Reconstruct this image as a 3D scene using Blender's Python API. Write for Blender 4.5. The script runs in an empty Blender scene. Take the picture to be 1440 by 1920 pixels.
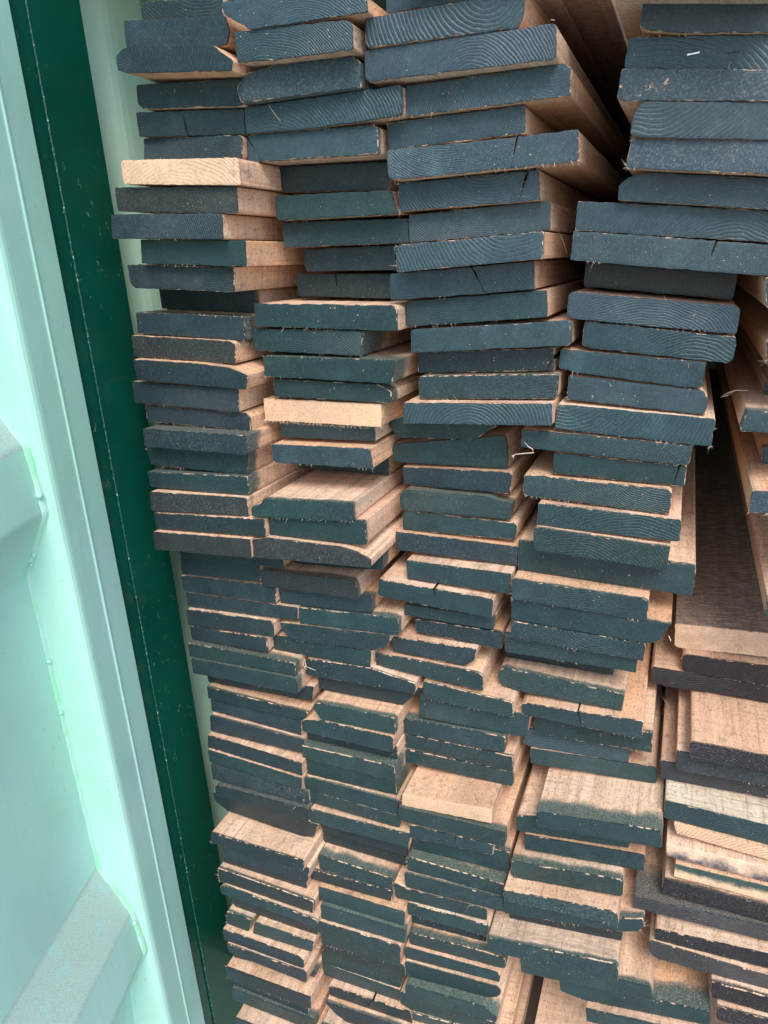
import bpy, bmesh, math, random
from mathutils import Vector
import json
sc = bpy.context.scene
C = sc.collection
PI = math.pi
# ------------------------------------------------------------------ camera
H = 1.56
cam = bpy.data.cameras.new('camera'); camo = bpy.data.objects.new('camera', cam); C.objects.link(camo)
cam.sensor_fit = 'VERTICAL'; cam.sensor_height = 24.0; cam.lens = 24.0*1300.0/1920.0
cam.clip_start = 0.02; cam.clip_end = 500
from mathutils import Matrix
_R = [[0.9215869116164888, 0.08754939959918101, -0.3781701561030498], [0.3852566393173496, -0.32547543666465745, 0.863506260538887], [-0.04748564203086827, -0.9414886312419144, -0.3336828899466419]]
M3 = Matrix([[_R[i][0], -_R[i][1], -_R[i][2]] for i in range(3)])
camo.matrix_world = Matrix.Translation((0, -0.77, H)) @ M3.to_4x4()
sc.camera = camo
# ------------------------------------------------------------------ sky, sun, exposure
w = bpy.data.worlds.new('World'); sc.world = w; w.use_nodes = True
nt = w.node_tree
sky = nt.nodes.new('ShaderNodeTexSky'); sky.sky_type = 'NISHITA'; sky.sun_disc = False
SUN_EL, SUN_AZ = math.radians(50), math.radians(152)      # azimuth clockwise from +Y
sky.sun_elevation = SUN_EL; sky.sun_rotation = SUN_AZ
sky.air_density = 1.0; sky.dust_density = 1.6; sky.ozone_density = 1.0
nt.links.new(sky.outputs[0], nt.nodes['Background'].inputs[0]); nt.nodes['Background'].inputs[1].default_value = 0.13
sun = bpy.data.lights.new('sun', 'SUN'); suno = bpy.data.objects.new('sun', sun); C.objects.link(suno)
sun.energy = 1.3; sun.angle = math.radians(28); sun.color = (1, 0.95, 0.88)
sd = Vector((math.sin(SUN_AZ)*math.cos(SUN_EL), math.cos(SUN_AZ)*math.cos(SUN_EL), math.sin(SUN_EL)))
suno.rotation_euler = sd.to_track_quat('Z', 'Y').to_euler()
sc.view_settings.view_transform = 'Standard'; sc.view_settings.look = 'None'
sc.view_settings.exposure = 1.25; sc.view_settings.gamma = 1
# ------------------------------------------------------------------ node helper
class G:
    def __init__(s, name):
        s.m = bpy.data.materials.new(name); s.m.use_nodes = True; s.t = s.m.node_tree
        s.b = s.t.nodes['Principled BSDF']
    def put(s, sock, v):
        if isinstance(v, bpy.types.NodeSocket): s.t.links.new(v, sock)
        elif v is not None:
            if hasattr(sock.default_value, '__len__') and not hasattr(v, '__len__'): v = (v,)*len(sock.default_value)
            if hasattr(sock.default_value, '__len__') and len(v) == 3 and len(sock.default_value) == 4: v = (*v, 1)
            sock.default_value = v
    def n(s, typ, **kw):
        nd = s.t.nodes.new('ShaderNode'+typ)
        for k, v in kw.items(): setattr(nd, k, v)
        return nd
    def math(s, op, a, b=None, c=None, clamp=False):
        nd = s.n('Math', operation=op, use_clamp=clamp)
        for i, v in enumerate((a, b, c)):
            if v is not None: s.put(nd.inputs[i], v)
        return nd.outputs[0]
    def vmath(s, op, a, b=None):
        nd = s.n('VectorMath', operation=op); s.put(nd.inputs[0], a)
        if b is not None: s.put(nd.inputs[1], b)
        return nd.outputs[0] if op != 'LENGTH' else nd.outputs[1]
    def noise(s, vec, scale=1., detail=4., rough=.55):
        nd = s.n('TexNoise'); s.put(nd.inputs['Vector'], vec); s.put(nd.inputs['Scale'], scale)
        nd.inputs['Detail'].default_value = detail; nd.inputs['Roughness'].default_value = rough
        return nd.outputs['Fac']
    def step(s, x, lo, hi, a=0., b=1.):
        nd = s.n('MapRange', interpolation_type='SMOOTHSTEP'); s.put(nd.inputs[0], x); s.put(nd.inputs[1], lo); s.put(nd.inputs[2], hi)
        s.put(nd.inputs[3], a); s.put(nd.inputs[4], b); return nd.outputs[0]
    def mix(s, f, a, b, blend='MIX'):
        nd = s.n('Mix', data_type='RGBA', blend_type=blend); s.put(nd.inputs[0], f); s.put(nd.inputs[6], a); s.put(nd.inputs[7], b); return nd.outputs[2]
    def attr(s, name, typ='OBJECT'):
        nd = s.n('Attribute', attribute_type=typ, attribute_name=name); return nd.outputs['Fac']
    def fract(s, r, k): return s.math('FRACT', s.math('MULTIPLY', r, k))
    def out(s, col, rough, bump=None, dist=.001, strength=.5, spec=.5):
        s.put(s.b.inputs['Base Color'], col); s.put(s.b.inputs['Roughness'], rough); s.put(s.b.inputs['Specular IOR Level'], spec)
        if bump is not None:
            nd = s.n('Bump'); nd.inputs['Strength'].default_value = strength; nd.inputs['Distance'].default_value = dist
            s.put(nd.inputs['Height'], bump); s.t.links.new(nd.outputs[0], s.b.inputs['Normal'])
        return s.m
# ------------------------------------------------------------------ timber material (one for every board; paint colour and wear come from the board)
def timber():
    g = G('painted_timber')
    P = g.n('TexCoord').outputs['Object']
    oi = g.n('ObjectInfo'); r = oi.outputs['Random']; pc = oi.outputs['Color']
    off = g.n('CombineXYZ'); g.put(off.inputs[0], g.math('MULTIPLY', r, 17.)); g.put(off.inputs[1], g.math('MULTIPLY', r, 5.3)); g.put(off.inputs[2], g.math('MULTIPLY', r, 31.))
    Q = g.vmath('ADD', P, off.outputs[0])
    sp = g.n('SeparateXYZ'); g.put(sp.inputs[0], P); x, _, z = sp.outputs; y = g.attr('behind', 'GEOMETRY'); crack = g.attr('crack', 'GEOMETRY')
    r2, r3, r4, r5 = g.fract(r, 7.31), g.fract(r, 23.7), g.fract(r, 57.9), g.fract(r, 131.3)
    wear, spray, bare, half, dirt_shade = (g.attr(k) for k in ('paint_wear', 'overspray', 'bare_end', 'half_paint', 'top_grime'))
    edge = g.attr('edge', 'GEOMETRY')
    # bare sawn wood
    def sq(v): return g.vmath('MULTIPLY', Q, v)
    grain = g.noise(sq((70, 2.2, 70)), 1, 6, .6)
    broad = g.noise(sq((9, 1.6, 9)), 1, 3)
    saw = g.noise(sq((9, 520, 9)), 1, 3, .7)
    fuzz = g.noise(Q, 900, 2)
    tone = g.attr('wood_tone')
    warm = g.mix(r2, (.86, .56, .40), (.80, .60, .43))
    warm = g.mix(g.step(tone, .66, .95), warm, (.76, .42, .215))
    cold = g.mix(r3, (.58, .355, .22), (.62, .425, .30))
    cold = g.mix(g.step(tone, .0, .30), (.45, .37, .30), cold)
    warm = g.mix(g.step(tone, 1.4, 1.9), warm, (.88, .78, .60))
    cold = g.mix(g.step(tone, 1.4, 1.9), cold, (.72, .60, .43))
    wood = g.mix(g.step(grain, .30, .70), cold, warm)
    wood = g.mix(g.math('MULTIPLY', g.step(broad, .46, .72), .60), wood, (.40, .21, .115))
    streak = g.noise(sq((230, 5, 230)), 1, 4, .6)
    wood = g.mix(g.math('MULTIPLY', g.step(streak, .54, .68), .50), wood, (.30, .165, .095))
    wood = g.mix(g.math('MULTIPLY', g.step(saw, .48, .72), .50), wood, (.38, .235, .15))
    saw2 = g.noise(sq((5, 190, 5)), 1, 3, .6)
    wood = g.mix(g.math('MULTIPLY', g.step(saw2, .50, .66), .42), wood, (.42, .255, .16))
    wood = g.mix(g.math('MULTIPLY', g.step(g.noise(Q, 420, 3, .7), .50, .68), .45), wood, (.92, .78, .64))
    wood = g.mix(g.math('MULTIPLY', g.step(g.noise(sq((330, 150, 330)), 1, 4, .75), .55, .65), .65), wood, (.16, .10, .065))
    mid = g.noise(sq((85, 60, 85)), 1, 5, .7)
    wood = g.mix(g.math('MULTIPLY', g.step(mid, .55, .66), .30), wood, (.27, .165, .105))
    stain = g.step(g.noise(Q, 20, 6, .7), .57, .72)
    wood = g.mix(g.math('MULTIPLY', stain, .5), wood, (.20, .13, .10))
    smear = g.math('MULTIPLY', g.step(g.noise(sq((45, 30, 45)), 1, 6, .7), .57, .66), g.step(y, .02, .10, 1., 0.))
    wood = g.mix(g.math('MULTIPLY', smear, g.math('MULTIPLY', r5, .6)), wood, (.06, .085, .08))
    # end grain: growth rings about a pith that lies off the board
    cx = g.math('MULTIPLY', g.math('SUBTRACT', r3, .5), .17)
    cz = g.math('MULTIPLY', g.math('SUBTRACT', g.math('GREATER_THAN', r4, .5), .5), g.math('ADD', .05, g.math('MULTIPLY', r5, .17)))
    wob = g.math('MULTIPLY', g.noise(Q, 24, 3), .012)
    dv = g.n('CombineXYZ'); g.put(dv.inputs[0], g.math('SUBTRACT', x, cx)); g.put(dv.inputs[1], g.math('SUBTRACT', z, cz))
    dist = g.math('ADD', g.vmath('LENGTH', dv.outputs[0]), wob)
    per = g.math('ADD', 1500., g.math('MULTIPLY', r2, 1300.))
    ring = g.math('SINE', g.math('MULTIPLY', dist, per))
    ring = g.step(ring, -.2, 1.)
    rc = g.attr('ring_contrast')
    ringamp = g.math('MULTIPLY', g.step(g.noise(Q, 14, 2), g.math('SUBTRACT', .34, g.math('MULTIPLY', rc, .3)), .60), rc)
    ringm = g.math('MULTIPLY', ring, ringamp)
    front = g.math('LESS_THAN', y, .0018)
    wood = g.mix(g.math('MULTIPLY', front, .35), wood, (.86, .58, .39))
    wood = g.mix(g.math('MULTIPLY', g.math('MULTIPLY', front, ringm), .5), wood, (.44, .235, .14))
    # paint
    blot = g.noise(Q, 40, 5, .6)
    paint = g.mix(g.step(blot, .3, .75), pc, g.mix(1., pc, (1.45, 1.4, 1.35), 'MULTIPLY'))
    paint = g.mix(g.math('MULTIPLY', ringm, .42), paint, g.mix(1., pc, (2.5, 2.35, 2.2), 'MULTIPLY'))
    mott = g.noise(Q, 300, 4, .75)
    paint = g.mix(g.step(mott, .40, .62, 0., .40), g.mix(1., paint, (.82, .83, .84), 'MULTIPLY'), g.mix(1., paint, (1.32, 1.29, 1.26), 'MULTIPLY'))
    sawm = g.n('CombineXYZ'); g.put(sawm.inputs[0], g.math('ADD', x, g.math('MULTIPLY', z, g.math('SUBTRACT', r5, .5)))); 
    scr = g.noise(g.vmath('MULTIPLY', sawm.outputs[0], (420, 1, 1)), 1, 3, .7)
    paint = g.mix(g.math('MULTIPLY', g.step(scr, .52, .78), g.math('MULTIPLY', r5, .5)), paint, g.mix(1., pc, (2.2, 2.1, 2.0), 'MULTIPLY'))
    thin = g.math('MULTIPLY', g.step(g.noise(Q, 17, 6, .65), .52, .66), g.math('MULTIPLY', r4, .7))
    paint = g.mix(thin, paint, g.mix(1., paint, (1.9, 1.75, 1.65), 'MULTIPLY'))
    dust = g.math('MULTIPLY', g.step(g.noise(Q, 430, 4, .8), .48, .72), g.math('ADD', .05, g.math('MULTIPLY', wear, .75)))
    paint = g.mix(dust, paint, (.33, .33, .32))
    # where paint lies
    ragged = g.noise(Q, 130, 4, .65)
    thr = g.math('SUBTRACT', g.math('MULTIPLY', ragged, g.math('ADD', .8, g.math('MULTIPLY', r3, .5))), g.math('ADD', .41, g.math('MULTIPLY', g.noise(Q, 22, 3), .58)))
    m = g.step(g.math('SUBTRACT', edge, thr), .0, .12)
    chips = g.step(g.math('ADD', g.noise(Q, 70, 8, .75), g.math('MULTIPLY', g.math('SUBTRACT', g.noise(Q, 11, 2), .5), .35)), g.math('SUBTRACT', .82, g.math('MULTIPLY', wear, .36)), g.math('SUBTRACT', .85, g.math('MULTIPLY', wear, .36)))
    sth = g.math('SUBTRACT', .772, g.math('MULTIPLY', r2, .05))
    specks = g.step(g.noise(Q, 330, 2, .5), sth, g.math('ADD', sth, .03))
    chips = g.math('MAXIMUM', chips, g.math('MULTIPLY', specks, .8))
    m = g.math('MULTIPLY', m, g.math('SUBTRACT', 1., chips))
    m = g.math('MULTIPLY', g.math('MULTIPLY', m, front), g.math('SUBTRACT', 1., bare))
    hz = g.math('ADD', g.math('MULTIPLY', z, half), g.math('MULTIPLY', g.math('SUBTRACT', g.noise(g.vmath('MULTIPLY', Q, (1, 1, 1)), 34, 6, .7), .5), .024))
    hm = g.step(hz, -.004, .006)
    m = g.math('MULTIPLY', m, g.mix(g.math('GREATER_THAN', g.math('ABSOLUTE', half), .1), (1, 1, 1), hm))
    rag2 = g.noise(g.vmath('MULTIPLY', Q, (1, .12, 1)), 160, 4, .7)
    lim = g.math('MULTIPLY', spray, g.math('ADD', .35, g.math('MULTIPLY', g.noise(Q, 28, 4), 1.2)))
    sm = g.math('SUBTRACT', 1., g.step(g.math('DIVIDE', y, g.math('MAXIMUM', lim, .0004)), .45, 1.05))
    speck = g.step(g.math('ADD', g.noise(Q, 480, 4, .75), g.math('MULTIPLY', sm, .40)), .60, .71)
    sm = g.math('MULTIPLY', g.math('MULTIPLY', sm, speck), g.math('MULTIPLY', g.math('SUBTRACT', 1., front), g.math('SUBTRACT', .95, g.math('MULTIPLY', bare, .9))))
    sprayc = g.mix(g.math('MULTIPLY', g.step(g.noise(Q, 520, 3, .7), .45, .66), .45), g.mix(1., pc, (2.0, 2.1, 1.8), 'MULTIPLY'), (.40, .38, .32))
    # grime on a weathered upper face, and painted shade on boards above the gap
    gm = g.math('MULTIPLY', g.math('MULTIPLY', dirt_shade, g.math('SUBTRACT', 1., front)), g.step(g.noise(sq((50, 420, 50)), 1, 5, .8), .30, .74))
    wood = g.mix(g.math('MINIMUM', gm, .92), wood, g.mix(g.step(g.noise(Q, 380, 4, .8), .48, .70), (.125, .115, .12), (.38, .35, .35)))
    col = g.mix(sm, wood, sprayc)
    col = g.mix(m, col, paint)
    col = g.mix(g.step(crack, .55, .8), col, (.012, .010, .008))
    pm = g.math('MAXIMUM', m, g.math('MULTIPLY', sm, .6))
    rough = g.mix(pm, (.82,)*3, (.36,)*3)
    hgt = g.math('ADD', g.math('MULTIPLY', front, g.math('ADD', g.math('MULTIPLY', ringm, -.55), g.math('MULTIPLY', scr, .5))), g.math('MULTIPLY', g.math('ADD', g.math('ADD', grain, saw), fuzz), .5))
    hgt = g.math('ADD', hgt, g.math('MULTIPLY', m, .35))
    return g.out(col, rough, hgt, .0009, .75, .42)
TIMBER = timber()
def plain(name, col, rough, var=.25, scale=40, bump=0, spec=.5, metal=0, col2=None, thr=(.4, .7)):
    g = G(name); P = g.n('TexCoord').outputs['Object']
    f = g.noise(P, scale, 6, .6)
    c2 = col2 or tuple(min(1, v*(1-var)) for v in col)
    c = g.mix(g.step(f, *thr), col, c2)
    g.put(g.b.inputs['Metallic'], metal)
    return g.out(c, rough, g.noise(P, scale*9, 3) if bump else None, .0008, bump, spec)
FIBRE = plain('wood_fibre', (.66, .52, .40), .85, .3, 200)
DARKFIBRE = plain('painted_fibre', (.10, .16, .15), .7, .3, 200)
STEEL = plain('staple_steel', (.55, .56, .57), .3, .1, 90, metal=1)
RUSTY = plain('dark_staple', (.03, .028, .03), .5, .3, 90)
def mint(name, base, scuff, bump=.25):
    g = G(name); P = g.n('TexCoord').outputs['Object']
    f = g.noise(P, 5, 4); c = g.mix(g.step(f, .35, .7), base, tuple(v*.88 for v in base))
    c = g.mix(g.math('MULTIPLY', g.step(g.noise(P, 2.3, 3), .48, .66), .22), c, (base[0]*.72, base[1]*1.0, base[2]*.72))
    d2 = g.noise(g.vmath('MULTIPLY', P, (70, 70, 5)), 1, 5, .65)
    c = g.mix(g.math('MULTIPLY', g.step(d2, .54, .76), .30), c, (.40, .55, .49))
    d = g.noise(g.vmath('MULTIPLY', P, (190, 190, 70)), 1, 6, .75); lo = g.noise(P, 7, 3)
    c = g.mix(g.math('MULTIPLY', g.math('MULTIPLY', g.step(d, .60, .70), g.step(lo, .50, .62)), scuff), c, (.20, .29, .27))
    c = g.mix(g.step(g.noise(P, 210, 2, .5), .775, .80), c, (.10, .09, .07))
    h = g.math('ADD', g.math('MULTIPLY', g.noise(P, 650, 3), .6), g.math('MULTIPLY', g.noise(P, 26, 3), 2.2))
    return g.out(c, g.mix(d2, (.30,)*3, (.50,)*3), h, .0010, bump, .5)
MINT = mint('mint_door_paint', (.44, .74, .65), .8)
MINTWALL = mint('mint_wall_paint', (.56, .86, .69), .3)
BEAD = plain('green_sealant', (.33, .74, .47), .35, .25, 30, .2, col2=(.42, .72, .60), thr=(.42, .56))
def grit():
    g = G('gritty_mint_paint'); P = g.n('TexCoord').outputs['Object']
    f = g.noise(P, 900, 3, .7); l = g.noise(P, 16, 3)
    c = g.mix(g.step(f, .40, .70), (.43, .66, .58), (.45, .46, .41))
    run = g.noise(g.vmath('MULTIPLY', P, (40, 40, 40)), 1, 3)
    c = g.mix(g.math('MULTIPLY', g.step(run, .57, .70), .55), c, (.375, .70, .64))
    c = g.mix(g.math('MULTIPLY', g.step(g.noise(P, 900, 2), .64, .70), .8), c, (.10, .10, .09))
    return g.out(c, .75, f, .0015, .6, .3)
GRIT = grit()
def post_paint():
    g = G('dark_green_gloss_paint'); P = g.n('TexCoord').outputs['Object']
    f = g.noise(P, 7, 3); c = g.mix(g.step(f, .35, .7), (.0015, .062, .041), (.0010, .050, .033))
    d = g.noise(g.vmath('MULTIPLY', P, (110, 110, 60)), 1, 6, .75); lo = g.noise(P, 9, 2)
    sc_ = g.math('MULTIPLY', g.step(d, .60, .72), g.step(lo, .46, .64))
    c = g.mix(g.math('MULTIPLY', sc_, .5), c, (.30, .42, .38))
    c = g.mix(g.step(g.noise(P, 260, 2, .5), .80, .82), c, (.4, .5, .45))
    rough = g.mix(sc_, (.20,)*3, (.6,)*3)
    return g.out(c, rough, g.noise(P, 60, 3), .0008, .12, .5)
POST = post_paint()
SEAM = plain('chipped_seam', (.003, .075, .05), .35, 0, 300, .6, col2=(.55, .70, .64), thr=(.585, .66))
CONC = plain('concrete_ground', (.34, .33, .31), .9, .3, 3)
DECK = plain('container_floor_boards', (.16, .11, .08), .8, .4, 8)
INNER = plain('container_inner_paint', (.36, .60, .50), .5, .1, 4)
# ------------------------------------------------------------------ object helpers
def link(name, me, mat, parent=None, loc=(0, 0, 0)):
    o = bpy.data.objects.new(name, me); C.objects.link(o); o.location = loc
    if mat and not me.materials: me.materials.append(mat)
    if parent: o.parent = parent
    return o
def bmobj(name, bm, mat, parent=None, loc=(0, 0, 0)):
    me = bpy.data.meshes.new(name); bmesh.ops.recalc_face_normals(bm, faces=bm.faces[:]); bm.to_mesh(me); bm.free()
    return link(name, me, mat, parent, loc)
def box(bm, a, b):
    vs = [bm.verts.new((x, y, z)) for x in (a[0], b[0]) for y in (a[1], b[1]) for z in (a[2], b[2])]
    for f in ((0, 1, 3, 2), (4, 6, 7, 5), (0, 4, 5, 1), (2, 3, 7, 6), (0, 2, 6, 4), (1, 5, 7, 3)): bm.faces.new([vs[i] for i in f])
def sliver(bm, p, d, L, w, bend, rnd):
    d = d.normalized(); s = d.cross(Vector((rnd.random()-.5, rnd.random()-.5, rnd.random()-.5))); s.normalize(); u = d.cross(s)
    prev = None; pts = []
    for k in range(4):
        t = k/3; c = p + d*L*t + (s*.8+u*.3)*bend*L*t*t; ww = w*(1-.85*t)
        pts.append([bm.verts.new(c + s*ww*math.cos(a) + u*ww*math.sin(a)) for a in (0, 2.1, 4.2)])
    for k in range(3):
        for j in range(3): bm.faces.new((pts[k][j], pts[k][(j+1) % 3], pts[k+1][(j+1) % 3], pts[k+1][j]))
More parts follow.
